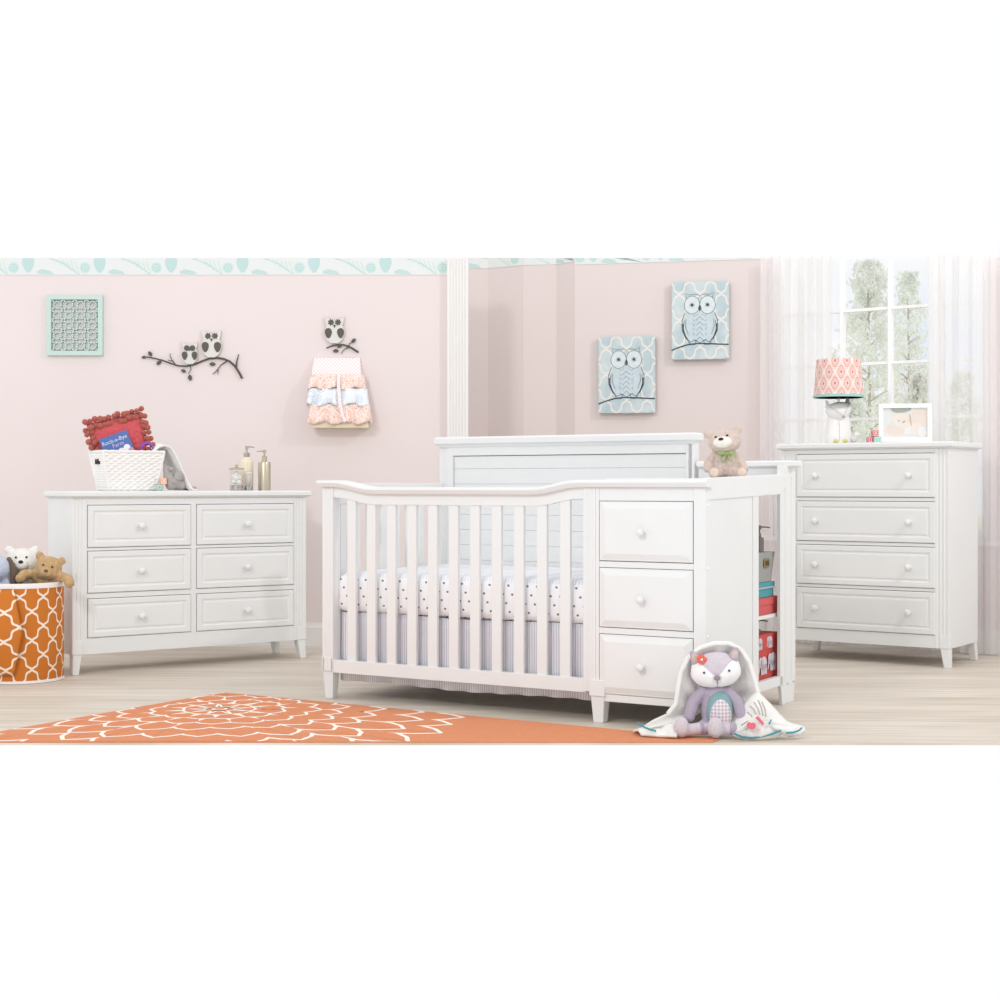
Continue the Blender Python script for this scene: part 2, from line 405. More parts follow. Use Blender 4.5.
# outside: lawn, trees, hedge
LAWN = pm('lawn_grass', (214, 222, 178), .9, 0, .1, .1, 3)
struct(B().box((-4, 10.6, -.3), (24, 60, -.25)), 'ground', LAWN)
def leafy(name, rgb):
    m = bpy.data.materials.new(name); m.use_nodes = True; n = m.node_tree; n.nodes.remove(n.nodes['Principled BSDF'])
    d = n.nodes.new('ShaderNodeBsdfDiffuse'); d.inputs[0].default_value = lin(*rgb)
    t = n.nodes.new('ShaderNodeBsdfTranslucent'); t.inputs[0].default_value = lin(*rgb)
    m1 = n.nodes.new('ShaderNodeMixShader'); m1.inputs[0].default_value = .5
    n.links.new(d.outputs[0], m1.inputs[1]); n.links.new(t.outputs[0], m1.inputs[2]); n.links.new(m1.outputs[0], n.nodes['Material Output'].inputs[0])
    return m
LEAF = [leafy('overexposed_leaf_%d' % i, c_) for i, c_ in enumerate([(246,247,245),(251,252,250),(238,241,237)])]  # leaf colours whitened: overexposure and haze put into the paint
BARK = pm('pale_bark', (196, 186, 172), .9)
def tree(name, label, cat, px, d, ytop, ybot, halfw, n, seed, trunk=True, lsz=.1, shape='cone'):
    rnd = random.Random(seed); base = W(px, 485, d); base.z = -.25
    zt, zb, hw = W(px, ytop, d).z, W(px, ybot, d).z, halfw*d/F
    t = thing(name, label, cat, base, 0, 'trees and shrubs outside the window')
    if trunk:
        b = B(); b.tube([(0,0,0),(.02,0,(zt+.25)*.5),(0,0,(zt+.25)*.92)], [hw*.055,hw*.04,.01], 8)
        for i in range(26):
            z = (zb+.25)+(zt-zb)*rnd.uniform(.05,.8); a = rnd.uniform(0,6.28); q = 1-(z-zb-.25)/(zt-zb)
            L = hw*.75*(.25+.75*q); b.tube([(0,0,z),(L*.5*math.cos(a),L*.5*math.sin(a),z+L*.35),(L*math.cos(a),L*math.sin(a),z+L*.55)], [hw*.02,hw*.013,.004], 5)
        b.build('trunk', BARK, t)
    b = B()
    for i in range(n):
        q = rnd.random()**(.75 if shape == 'cone' else .6)
        z = q*(zt-zb)
        if shape == 'cone': rmax = hw*(.34+.66*math.sin(math.pi*min(1, q*.86+.16))**1.1)*(.85+.4*noise.noise((q*6, px, 0)))
        else: rmax = hw*math.sqrt(max(0, 1-q*q))
        a = rnd.uniform(0, 6.283); rmax *= .8+.75*noise.noise((math.cos(a)*2+px, math.sin(a)*2, q*8))+.1
        if noise.noise((math.cos(a)*3+px, math.sin(a)*3, q*11)) < -.06: continue
        r_ = rmax*rnd.random()**.45
        M = TR((r_*math.cos(a), r_*math.sin(a), zb+.25+z), rnd.uniform(0,6.28), rnd.uniform(0,6.28), rnd.uniform(0,6.28), lsz*rnd.uniform(.6,1.4))
        b.mi = rnd.randint(0, 2)
        b.add([(-.5,0,0),(-.2,.22,.03),(.2,.2,.03),(.5,0,0),(.2,-.2,-.02),(-.2,-.22,-.02)], [(0,1,2,3,4,5)], M)
    f_ = b.build('foliage', LEAF, t, recalc=False); f_['kind'] = 'stuff'
    return t
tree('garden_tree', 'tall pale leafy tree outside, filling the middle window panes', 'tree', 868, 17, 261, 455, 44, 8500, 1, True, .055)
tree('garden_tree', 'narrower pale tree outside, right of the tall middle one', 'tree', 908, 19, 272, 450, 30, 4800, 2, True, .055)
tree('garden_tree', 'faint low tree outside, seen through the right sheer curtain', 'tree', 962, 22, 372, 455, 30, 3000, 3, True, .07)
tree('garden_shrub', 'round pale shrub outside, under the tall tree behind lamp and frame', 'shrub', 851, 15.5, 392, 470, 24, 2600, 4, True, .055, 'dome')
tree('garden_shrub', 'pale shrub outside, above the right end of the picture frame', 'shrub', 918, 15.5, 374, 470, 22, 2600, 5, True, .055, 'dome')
# ================================================================== FURNITURE
def fluted(b, u0, u1, v0, v1, z0, z1, n=3):              # post with shallow flutes on its -v face
    poly = [(u0,v1),(u0,v0)]; w = (u1-u0)/(n+1)
    for i in range(n):
        c_ = u0+w*(i+1); h = w*.36
        poly += [(c_-h,v0),(c_-h*.5,v0+.0035),(c_+h*.5,v0+.0035),(c_+h,v0)]
    poly += [(u1,v0),(u1,v1)]
    b.prism(poly[::-1], z0, z1)
def knob(parent, u, v, z, r=.0175):
    b = B(); b.lathe([(.0001,0),(r*.62,0),(r*.5,.004),(r*.42,.010),(r*.55,.014),(r*.92,.018),(r,.023),(r*.9,.028),(r*.55,.032),(.0001,.0335)], 18, FRONT)
    o = b.build('knob', WHITE, parent, smooth=True); o.location = (u, v, z); return o
def foot(t, u, v, w, h, du, dv, block=.07):               # square leg with a proud block above a tapering, slightly splayed foot
    b = B(); k = w/2
    b.frustum((-k-.003,-k-.003),(k+.003,k+.003),h,(-k-.003,-k-.003),(k+.003,k+.003),h+block)
    b.frustum((du-k*.72,dv-k*.72),(du+k*.72,dv+k*.72),0,(-k,-k),(k,k),h)
    o = b.build('leg', WHITE, t, bevel=.003); o.location = (u, v, 0); return o
FRAME_PROF = [(0,.012),(0,-.003),(.004,-.005),(.026,-.005),(.029,-.0025),(.033,-.0005),(.038,-.0005),(.043,-.0035),(.048,-.004)]

def case_piece(t, Wd, D, H, post, cols, rows, knobs, apron, legh, top=.034, over=.022):
    # carcass with fluted corner posts; drawers given by u-ranges (cols) and z-ranges (rows)
    b = B()
    zt = H-top
    fluted(b, 0, post, 0, .05, legh, zt); fluted(b, Wd-post, Wd, 0, .05, legh, zt)
    b.box((0,.05,legh),(.02,D-.04,zt)); b.box((Wd-.02,.05,legh),(Wd,D-.04,zt))
    b.box((0,D-.04,legh),(.045,D,zt)); b.box((Wd-.045,D-.04,legh),(Wd,D,zt))
    b.box((.02,D-.02,legh),(Wd-.02,D-.008,zt))
    b.box((post,.0015,rows[-1][1]+.0028),(Wd-post,.03,zt)); b.box((post,.0015,legh),(Wd-post,.03,rows[0][0]-.0028))
    for i in range(len(rows)-1): b.box((post,.0015,rows[i][1]+.0028),(Wd-post,.03,rows[i+1][0]-.0028))
    ed = [post]+[q for c_ in cols for q in (c_[0]-.003, c_[1]+.003)]+[Wd-post]
    for i in range(0, len(ed), 2):
        if ed[i+1] > ed[i]: b.box((ed[i],.001,legh),(ed[i+1],.03,zt))
    b.box((.02,.03,legh),(Wd-.02,D-.02,legh+.012))
    b.build('carcass', WHITE, t, bevel=.0015)
    b = B(); b.box((post,.0295,legh+.02),(Wd-post,.034,zt)); b.build('gap_shade_board', GROOVE, t)  # sheet added behind the drawer fronts, coloured as shade in the gaps
    b = B(); pr = [(0,over*.35),(.004,over*.6),(.010,over),(.026,over),(.031,over*.85),(top,over*.7)]
    for i in range(len(pr)-1):
        a, p = pr[i]; a2, p2 = pr[i+1]
        b.frustum((-p,-p),(Wd+p,D+p*.3),zt+a,(-p2,-p2),(Wd+p2,D+p2*.3),zt+a2)
    b.build('top', WHITE, t)
    for z0, z1 in rows:
        for u0, u1 in cols:
            d = B().rings(u0, u1, z0, z1, FRAME_PROF).build('drawer', WHITE, t)
            for kf in knobs: knob(d, u0+(u1-u0)*kf, -.005, (z0+z1)/2)
    s_ = .047
    foot(t, .026, .026, s_, legh, -.008, -.006); foot(t, Wd-.026, .026, s_, legh, .012, -.006)
    foot(t, .026, D-.026, s_, legh, -.008, .006); foot(t, Wd-.026, D-.026, s_, legh, .012, .006)
    return t
dresser = thing('double_dresser', 'white six-drawer dresser with the wicker basket and bottles standing on top', 'dresser', (-2.095, 7.446, 0), R(36.25))
case_piece(dresser, 1.298, .335, .905, .072, [(.079,.625),(.660,1.221)], [(.182,.372),(.402,.607),(.627,.834)], [.5], .1, .1)
chest = thing('tall_chest', 'white tall four-drawer chest with the lamp and picture frame on top', 'chest of drawers', (1.531, 8.275, 0), R(-34.9))
case_piece(chest, .926, .46, 1.158, .078, [(.092,.851)], [(.167,.384),(.406,.614),(.637,.848),(.872,1.098)], [.145,.82], .1, .098)

# ---------------------------------------------------------------- crib with attached changer
CR = (-.778, 6.673, R(-30.8)); L, D = 1.81, .957
crib = thing('crib_with_changer', 'white crib joined to a three-drawer changing cabinet, in the middle of the room', 'crib', (CR[0], CR[1], 0), CR[2])
def railtop(u):                                            # height of the front rail's upper edge
    s = lambda a, c_, d_: (lambda t: t*t*(3-2*t))(min(1, max(0, (a-c_)/(d_-c_))))
    return .926 + .030*(1-s(u, .07, .28)) + .030*s(u, 1.07, 1.27)
# front rail
b = B(); N = 48
us = [-.016+(L+.030)*i/N for i in range(N+1)]
prof = [(-.022,-.022),(-.028,-.012),(-.026,-.004),(-.018,0),(.05,0),(.056,-.006),(.056,-.024),(.05,-.030),(-.016,-.030)]
vs = [(u,y,railtop(u)+h) for u in us for y, h in prof]; k = len(prof)
fs = [(i*k+j,i*k+(j+1)%k,(i+1)*k+(j+1)%k,(i+1)*k+j) for i in range(N) for j in range(k)]+[list(range(k))[::-1],[N*k+j for j in range(k)]]
b.add(vs, fs); b.build('front_cap_rail', WHITE, crib, smooth=True)
b = B(); us = [.055+(1.30-.055)*i/40 for i in range(41)]
bot = lambda u: max(.851, railtop(u)-.09)
vs = []
for u in us:
    z1, z0 = railtop(u)-.029, railtop(u)-.076
    vs += [(u,.002,z0),(u,.002,z1),(u,.03,z1),(u,.03,z0)]
fs = [(i*4+j,i*4+(j+1)%4,(i+1)*4+(j+1)%4,(i+1)*4+j) for i in range(40) for j in range(4)]+[(3,2,1,0),(160,161,162,163)]
b.add(vs, fs); b.build('front_top_rail', WHITE, crib, bevel=.002)
b = B(); b.box((.055,0,.115),(1.30,.03,.171)); b.build('front_bottom_rail', WHITE, crib, bevel=.002)
for u in [.15,.2545,.360,.4655,.571,.675,.7795,.884,.990,1.097,1.203]:
    b = B(); b.box((-.0235,.006,.165),(.0235,.024,railtop(u)-.07)); o = b.build('slat', WHITE, crib, bevel=.004); o.location = (u, 0, 0)
def post(u0, u1, v0, v1, z0, z1, flutes=True, name='post'):
    b = B()
    if flutes: fluted(b, u0, u1, v0, v1, z0, z1, 2)
    else: b.box((u0,v0,z0),(u1,v1,z1))
    return b.build(name, WHITE, crib, bevel=.002)
def leg(u0, u1, v0, v1, h, blk=.06):
    b = B(); cu, cv, a, c_ = (u0+u1)/2, (v0+v1)/2, (u1-u0)/2, (v1-v0)/2
    b.frustum((-a-.004,-c_-.004),(a+.004,c_+.004),h,(-a-.004,-c_-.004),(a+.004,c_+.004),h+blk)
    b.frustum((-a*.72,-c_*.72),(a*.72,c_*.72),0,(-a*.98,-c_*.98),(a*.98,c_*.98),h)
    o = b.build('leg', WHITE, crib, bevel=.003); o.location = (cu, cv, 0)
post(0, .058, -.004, .05, .12, .926); leg(0, .056, 0, .05, .12)
post(1.290, 1.345, -.004, .05, .12, .926); leg(1.325, 1.385, -.008, .05, .105, .065)
# left end: rear corner post, rails, slats
post(.020, .070, D-.05, D, .12, 1.125); leg(.016, .070, D-.05, D, .12)
b = B(); b.box((-.004,.05,.922),(.046,D-.05,.944)); b.box((.006,.05,.85),(.034,D-.05,.923)); b.build('end_top_rail', WHITE, crib, bevel=.003)
b = B(); b.box((.006,.05,.115),(.034,D-.05,.171)); b.build('end_bottom_rail', WHITE, crib, bevel=.003)
for i in range(8):
    b = B(); b.box((.012,-.022,.17),(.03,.022,.852)); o = b.build('slat', WHITE, crib, bevel=.003); o.location = (0, .112+i*.1045, 0)
# headboard
hb = B(); H0 = D-.055
hb.box((.070,H0,.17),(.102,H0+.03,1.12)); hb.box((1.330,H0,.17),(1.362,H0+.03,1.12)); hb.box((.102,H0,1.077),(1.330,H0+.03,1.12))
hb.box((.070,H0+.034,.17),(1.362,H0+.05,1.12))
hbo = hb.build('headboard', WHITE, crib, bevel=.002)
zz = 1.074
for i in range(12):
    h = .061 if i == 0 else .0735
    b = B(); b.box((.103,H0+.009,zz-h+.0006),(1.329,H0+.034,zz)); b.build('plank', WHITE, hbo, bevel=.0018); zz -= h
b = B()
for z0, z1, p, p2 in ((1.118,1.128,.0,.006),(1.128,1.136,.006,.016),(1.136,1.160,.016,.016),(1.160,1.168,.016,.008)):
    b.frustum((.020-p,H0-p-.004),(1.370+p,D+p),z0,(.020-p2,H0-p2-.004),(1.370+p2,D+p2),z1)
b.build('headboard_cap', WHITE, crib)
post(1.342, 1.372, H0, D, .12, 1.12, False, 'headboard_post'); leg(1.335, 1.385, D-.05, D, .12)
b = B(); b.box((.09,.085,.345),(1.31,H0-.045,.375)); b.build('mattress_platform', WHITE, crib)
# changer cabinet
b = B()
b.box((1.345,-.002,.086),(1.360,.04,.926))
b.box((1.762,-.002,.086),(1.81,.05,.926)); b.box((1.360,0,.873),(1.762,.03,.926)); b.box((1.360,0,.612),(1.762,.03,.636)); b.box((1.360,0,.352),(1.762,.03,.376)); b.box((1.360,0,.086),(1.762,.03,.115))
b.box((1.345,.04,.086),(1.362,D,.93))                                             # wall between crib and cabinet
b.box((1.794,.05,.09),(1.806,.49,.890))                                            # right side panel, set in its frame
b.box((1.784,.49,.085),(1.81,.552,.89))                                            # stile before the open shelves
b.box((1.362,.49,.09),(1.794,.503,.93))                                            # partition behind the drawers
b.build('cabinet', WHITE, crib, bevel=.002)
b = B(); b.box((1.362,.032,.09),(1.79,.036,.92)); b.build('gap_shade_board', GROOVE, crib)
b = B(); b.add([(1.784,-.0,.877),(1.812,-.0,.877),(1.812,.81,.895),(1.784,.81,.895),(1.784,0.03,.962),(1.812,0.03,.962),(1.812,D-.0,.984),(1.784,D,.984)],
               [(3,2,1,0),(4,5,6,7),(0,1,5,4),(1,2,6,5),(2,3,7,6),(3,0,4,7)]); b.build('side_top_rail', WHITE, crib, bevel=.003)
b = B(); b.box((1.784,.552,.085),(1.81,.85,.125)); b.build('side_bottom_rail', WHITE, crib, bevel=.002)
b = B(); b.box((1.352,.06,.930),(1.784,H0,.961)); b.build('changer_top', WHITE, crib, bevel=.004)
for z in (.105, .375):
    b = B(); b.box((1.362,.503,z),(1.786,D-.01,z+.015)); b.build('shelf', WHITE, crib, bevel=.002)
# rear right post, fluted on its side
b = B(); poly = [(1.796,.80),(1.81,.80)]
for i in range(2):
    c_ = .848+i*.075; poly += [(1.81,c_-.02),(1.804,c_-.016),(1.804,c_+.016),(1.81,c_+.02)]
poly += [(1.81,.985),(1.796,.985)]
b.prism(poly, .08, 1.02); b.build('post', WHITE, crib, bevel=.001)
b = B(); b.frustum((-.0075,-.07),(.0075,.07),0,(-.0075,-.085),(.0075,.085),.09); o = b.build('leg', WHITE, crib, bevel=.002); o.location = (1.8025, .895, 0)
b = B(); b.box((1.385,D-.04,.93),(1.783,D-.015,1.014)); b.build('guard_board', WHITE, crib, bevel=.002)
b = B()
for z0, z1, p, p2 in ((1.012,1.018,.004,.016),(1.018,1.034,.018,.018),(1.034,1.040,.018,.010)):
    b.frustum((1.388,D-.05-p),(1.815+p,.99+p),z0,(1.388,D-.05-p2),(1.815+p2,.99+p2),z1)
b.build('guard_cap', WHITE, crib)
CPROF = [(0,.012),(0,-.002),(.003,-.004),(.006,-.004),(.028,-.013),(.031,-.013)]
for z0, z1 in ((.117,.350),(.379,.610),(.639,.871)):
    d = B().rings(1.363, 1.759, z0, z1, CPROF).build('drawer', WHITE, crib)
    knob(d, 1.553, -.013, (z0+z1)/2-.002, .0165)
# bolt caps on the side of the cabinet and the end post
BOLT = pm('bolt_cap_white', (245, 245, 244), .4)
for u, v, z in ((1.81,.02,.86),(1.81,.02,.62),(1.81,.02,.36),(.048,.052,.80),(.048,.052,.60),(.048,.052,.25)):
    b = B(); b.ball((0,0,0), .006, 8); o = b.build('bolt_cap', BOLT, crib, smooth=True); o.location = (u, v, z)

# mattress with dotted sheet
x = NX('dotted_crib_sheet', .9)
p = .036
def cellc(v, off=0): return x.sub(x.op('FRACT', x.op('MULTIPLY_ADD', v, 1/p, off)), .5)
rowi = x.op('FLOOR', x.mul(x.z, 1/p)); sh = x.mul(rowi, .37)
du = x.sub(x.op('FRACT', x.add(x.mul(x.add(x.x, x.mul(x.y, .9)), 1/(p*1.25)), sh)), .5); dz = cellc(x.z)
r2 = x.add(x.mul(du, du), x.mul(dz, dz))
stp = x.gt(x.sin(x.mul(x.add(x.x, x.mul(x.y, .35)), 420)), .2)
front = x.lt(x.z, .535)
body_ = x.mix(x.lt(r2, .017), (242, 242, 245), (134, 122, 114))
topc = x.mix(stp, (240, 240, 244), (222, 225, 233))
SHEET = x.done(x.mix(front, topc, body_))
mt = thing('crib_mattress', 'thick crib mattress in a white sheet with grey dots, inside the crib', 'mattress', (CR[0], CR[1], 0), CR[2])
b = B(); u0, u1, v0, v1, z0, z1 = .042, 1.335, .040, H0-.006, .3765, .556
prof = [(.03,0),(.006,.012),(0,.035),(0,.13),(.008,.158),(.03,.174),(.07,.178)]
def rr(m, h, r_=.03):
    out = []
    for cx_, cy_, a0 in ((u1-m-r_,v1-m-r_,0),(u0+m+r_,v1-m-r_,90),(u0+m+r_,v0+m+r_,180),(u1-m-r_,v0+m+r_,270)):
        for i in range(5): out.append((cx_+r_*math.cos(R(a0+22.5*i)), cy_+r_*math.sin(R(a0+22.5*i)), z0+h))
    return out
vs = []
for m, h in prof: vs += rr(m, h)
k = 20
b.add(vs, [(i*k+j,i*k+(j+1)%k,(i+1)*k+(j+1)%k,(i+1)*k+j) for i in range(len(prof)-1) for j in range(k)]+[list(range(k))[::-1],[(len(prof)-1)*k+j for j in range(k)]])
b.build('mattress', SHEET, mt, smooth='all')
# crib skirt hanging from the platform
x = NX('ticking_stripe_cotton', .9)
stp = x.gt(x.sin(x.mul(x.add(x.x, x.mul(x.y, .8)), 560)), .1)
SKIRT = x.done(x.mix(stp, (230, 230, 236), (204, 204, 213)))
sk = thing('crib_skirt', 'grey striped crib skirt hanging below the mattress', 'crib skirt', (CR[0], CR[1], 0), CR[2])
def skirt(name, p, q):
    p, q = Vector(p), Vector(q); d = (q-p).normalized(); n = Vector((d.y,-d.x))
    def fn(a, t):
        w = .010*(1-t)+.002
        o_ = n*(w*math.sin(a*(q-p).length*48)+.004*math.sin(a*17))
        v = p+(q-p)*a+o_; return (v.x, v.y, .074+.004*math.sin(a*9)+(.3755-.074)*t)
    b = B(); b.grid(int((q-p).length*70), 6, fn); b.build(name, SKIRT, sk, smooth='all', solid=.002)
skirt('front_panel', (.06,.06), (1.325,.06)); skirt('end_panel', (.06,H0-.03), (.06,.06)); skirt('back_panel', (1.325,H0-.03), (.06,H0-.03))
# ================================================================== THE RUG
rug = thing('flower_rug', 'orange rug with a large white line-drawn flower, on the floor in front of the crib', 'rug', (0,0,0))
RC = Vector((-1.239, 6.80)); rx = Vector((math.cos(R(-31.1)), math.sin(R(-31.1)))); ry = Vector((-rx.y, rx.x))
def clip(poly, planes):
    for n, d in planes:                                    # keep n.p <= d
        out = []
        for i in range(len(poly)):
            a, b_ = poly[i], poly[(i+1) % len(poly)]; da, db = n.dot(a)-d, n.dot(b_)-d
            if da <= 0: out.append(a)
            if (da < 0 < db) or (db < 0 < da): out.append(a+(b_-a)*(da/(da-db)))
        poly = out
        if len(poly) < 3: return []
    return poly
RL = 2.385
PL = [(ry, ry.dot(RC)), (-rx, -rx.dot(RC)), (rx, rx.dot(RC)+RL), (Vector((0,-1)), -5.51)]
big = [RC-rx*.1+ry*.1, RC+rx*3+ry*.1, RC+rx*3-ry*4, RC-rx*.1-ry*4]
base = clip(big, PL)
x = NX('orange_flatweave', .95)
w = x.sin(x.mul(x.add(x.x, x.mul(x.y, .6)), 900)); n1 = x.noise(60)
f = x.op('MULTIPLY_ADD', w, .18, n1)
ORANGE_RUG = x.done(x.mix(f, (202,128,90), (220,148,109)))
RUGW = pm('rug_white_line', (246, 236, 226), .95)
b = B(); b.prism([(p.x,p.y) for p in base], .0005, .006); b.build('rug_pile', ORANGE_RUG, rug)
fo = B(); FC = Vector((-1.16, 6.285))
def petal(a, r0, r1, hw, squash=0):
    d = Vector((math.cos(a), math.sin(a))); n = Vector((-d.y, d.x)); pts = []
    prof = [(r0,.25),(r0+(r1-r0)*.4,.62),(r0+(r1-r0)*.66,.98),(r0+(r1-r0)*.78,1),(r0+(r1-r0)*.90,.66),(r1,.05)]
    L_ = [d*r_+n*hw*w_ for r_, w_ in prof]; R_ = [d*r_-n*hw*w_ for r_, w_ in prof]
    return [FC+p for p in L_+R_[::-1]]
def shrink(poly, w):
    c = sum(poly, Vector((0,0)))/len(poly); n = len(poly); out = []
    for i in range(n):
        a, p, q = poly[i-1], poly[i], poly[(i+1) % n]
        e1, e2 = (p-a).normalized(), (q-p).normalized(); m = Vector((-(e1+e2).y, (e1+e2).x))
        m = m.normalized() if m.length > 1e-4 else Vector((-e1.y, e1.x))
        if m.dot(c-p) < 0: m = -m
        out.append(p+m*w)
    return out
levels = [(1.09,32,0),(.90,28,0),(.72,25,0),(.55,21,0),(.41,17,0),(.28,13,0),(.16,9,0)]
z = .0062
for k, (r1, n, _) in enumerate(levels):
    r0 = r1*.35; hw = math.pi*r1/n*1.02
    for i in range(n):
        a = 2*math.pi*(i+.5*(k % 2))/n+.03*math.sin(i*7+k)
        P = petal(a, r0, r1*(1+.05*math.sin(i*5+k*2)), hw)
        zz_ = z+(i % 3)*.00005
        for poly, mi, dz in ((P, 0, 0), (shrink(P, .011+.007*min(1,r1)), 1, .00018)):
            q = clip(poly, PL)
            if q: fo.mi = mi; fo.add([(p.x,p.y,zz_+dz) for p in q], [list(range(len(q)))])
    z += .0004
fo.mi = 0; fo.add([(FC.x+.034*math.cos(k*.4488),FC.y+.034*math.sin(k*.4488),z) for k in range(14)], [list(range(14))]); fo.mi = 1; fo.add([(FC.x+.022*math.cos(k*.4488),FC.y+.022*math.sin(k*.4488),z+.0003) for k in range(14)], [list(range(14))])
fo.build('flower_pattern', [RUGW, ORANGE_RUG], rug, recalc=False)

# ================================================================== ON THE LEFT WALL
MINTP = pm('mint_lacquer', (196, 218, 212), .5)
# fretwork square
p0, p1 = W(45.5, 355, LW-.045), W(101.5, 294.5, LW-.045)
S = p1.x-p0.x; Hh_ = p1.z-p0.z
fr = thing('fretwork_wall_panel', 'square mint fretwork panel on the left wall, near the corner of the room', 'wall art', (p0.x, LW-.001, p0.z))
b = B(); w = .026
b.box((0,-.026,0),(S,0,w)); b.box((0,-.026,Hh_-w),(S,0,Hh_)); b.box((0,-.026,w),(w,0,Hh_-w)); b.box((S-w,-.026,w),(S,0,Hh_-w))
b.build('frame', MINTP, fr)
b = B(); n = 4; m = 5; w2 = w; cw, ch = (S-2*w)/n, (Hh_-2*w)/m
def bar(p, q, t=.0075):
    p, q = Vector(p), Vector(q); d = (q-p).normalized(); nn = Vector((-d.y, d.x))*t/2
    b.prism([tuple(p-nn),tuple(q-nn),tuple(q+nn),tuple(p+nn)], .004, .016, FRONT)
for i in range(n):
    for j in range(m):
        x0, y0 = w+i*cw, w+j*ch; cx, cy = x0+cw/2, y0+ch/2
        pts = [(x0+cw*.27,y0+ch*.27),(cx,y0+ch*.16),(x0+cw*.73,y0+ch*.27),(x0+cw*.84,cy),(x0+cw*.73,y0+ch*.73),(cx,y0+ch*.84),(x0+cw*.27,y0+ch*.73),(x0+cw*.16,cy)]
        for k in range(8): bar(pts[k], pts[(k+1) % 8])
        for q, (ax, ay) in zip(((0,0),(1,0),(0,1),(1,1)), ((0,0),(2,0),(0,2),(2,2))):
            bar((x0+q[0]*cw, y0+q[1]*ch), (x0+cw*(.27 if q[0] == 0 else .73), y0+ch*(.27 if q[1] == 0 else .73)))
b.build('fretwork', MINTP, fr)

# owl metalwork : local x,z in pixel units * k
k_ = LW/F
def owl(parent, cx, cy, hw, h, flower):                     # cx,cy = centre of the owl relative to the root, in metres
    top, botm = h/2, -h/2
    pts = [(-hw*.95,top),(-hw*.55,top*.80),(0,top*.72),(hw*.55,top*.80),(hw*.95,top),(hw*.9,top*.55),(hw*.78,top*.3),(hw,0),(hw*.98,-top*.35),(hw*.75,-top*.75),(hw*.35,botm*.98),(-hw*.35,botm*.98),(-hw*.75,-top*.75),(-hw*.98,-top*.35),(-hw,0),(-hw*.78,top*.3),(-hw*.9,top*.55)]
    b = B(); b.prism(pts, .008, .016, Matrix.Translation((cx,0,cy)) @ FRONT); o = b.build('owl', SILVER, parent, bevel=.002)
    for s_ in (-1, 1):
        wp = [(s_*hw*.60+hw*.33*math.sin(t)*(1+.3*math.cos(t)), -top*.24+top*.37*math.cos(t)) for t in [a*math.pi/8 for a in range(16)]]
        b = B(); b.prism(wp, .0162, .021, Matrix.Translation((cx,0,cy)) @ FRONT); b.build('wing', DARK, o)
        r_ = .27 if flower else .34; eh = .55 if flower else .42
        ep = [(s_*hw*.34+hw*r_*(1+(.22*math.cos(7*t) if flower else 0))*math.cos(t), top*eh+hw*r_*(1+(.22*math.cos(7*t) if flower else 0))*math.sin(t)) for t in [a*math.pi/21 for a in range(42)]]
        b = B(); b.prism(ep, .0162, .020, Matrix.Translation((cx,0,cy)) @ FRONT); b.build('eye', DARK, o)
    b = B(); b.prism([(-hw*.13,top*.36),(0,top*.14),(hw*.13,top*.36)], .0162, .022, Matrix.Translation((cx,0,cy)) @ FRONT); b.build('beak', DARK, o)
def leaf(parent, x_, z_, L_, ang):
    pts = [(L_*t, L_*.30*math.sin(math.pi*t)**.8) for t in [i/8 for i in range(9)]]+[(L_*t, -L_*.30*math.sin(math.pi*t)**.8) for t in [i/8 for i in range(7, 0, -1)]]
    b = B(); b.prism(pts, .004, .010, Matrix.Translation((x_,0,z_)) @ FRONT @ Matrix.Rotation(ang, 4, 'Z')); b.build('leaf', DARK, parent)
def branch_art(name, label, ox, oy, paths, leaves, owls):
    t = thing(name, label, 'wall art', W(ox, oy, LW)-Vector((0,.002,0)))
    for path, r0, r1 in paths:
        P = [((px-ox)*k_, -.010, -(py-oy)*k_) for px, py in path]; n = len(P)
        b = B(); b.tube(P, [(r0+(r1-r0)*i/(n-1))*k_ for i in range(n)], 8); b.build('branch', DARK, t, smooth=True)
    for px, py, L_, a in leaves: leaf(t, (px-ox)*k_, -(py-oy)*k_, L_*k_, R(a))
    for px, py, hw, h, f in owls: owl(t, (px-ox)*k_, -(py-oy)*k_, hw*k_, h*k_, f)
    return t
branch_art('owl_branch_wall_art', 'long metal branch on the left wall with a small and a larger owl', 192, 355,
    [([(147,357),(155,358.5),(163,360.5),(171,363.5),(179,366),(187,366.3),(195,364.5),(203,361),(210,358.7),(217,358),(224,359),(230,361.5),(235,366),(239,372),(242.5,378.5)], .65, 1.15),
     ([(176,364.8),(173,361),(170.5,357),(170.5,353.5)], .55, .35), ([(173.5,361.5),(168.5,360.2)], .5, .3), ([(236.5,368),(237,362),(239,354.5)], .9, .5),
     ([(227.5,361),(221,365.5),(217,371),(213,374.5)], .6, .35), ([(218.5,369.5),(218,374.5)], .45, .3), ([(190.5,365.8),(191.5,369.5),(188.5,374)], .5, .35)],
    [(146.8,357,-5,8),(152,356.5,-6,-60),(161.5,361,-6,40),(186.5,372,-5.5,-20),(190,374.5,6.5,-85),(216,364.2,-6.5,0)],
    [(190.3,353.2,8.2,23,False),(212,344,10.2,28,True)])
branch_art('owl_hook_wall_art', 'single metal owl on a short twig, on the wall above the ruffled stacker', 338, 345,
    [([(326.5,348.3),(332,346),(338,344.8),(344,345),(350,347),(354,349.5),(358.5,352.5)], .6, 1.0), ([(350.5,347.2),(346.5,348.5),(343,351),(341.5,354)], .55, .35), ([(348.5,347.5),(350,343.5),(352.5,342.5)], .5, .35)],
    [(351.5,343,6,45),(333,351,6,0),(337,347,5,10)],
    [(334.8,330.2,10.2,27.5,True)])

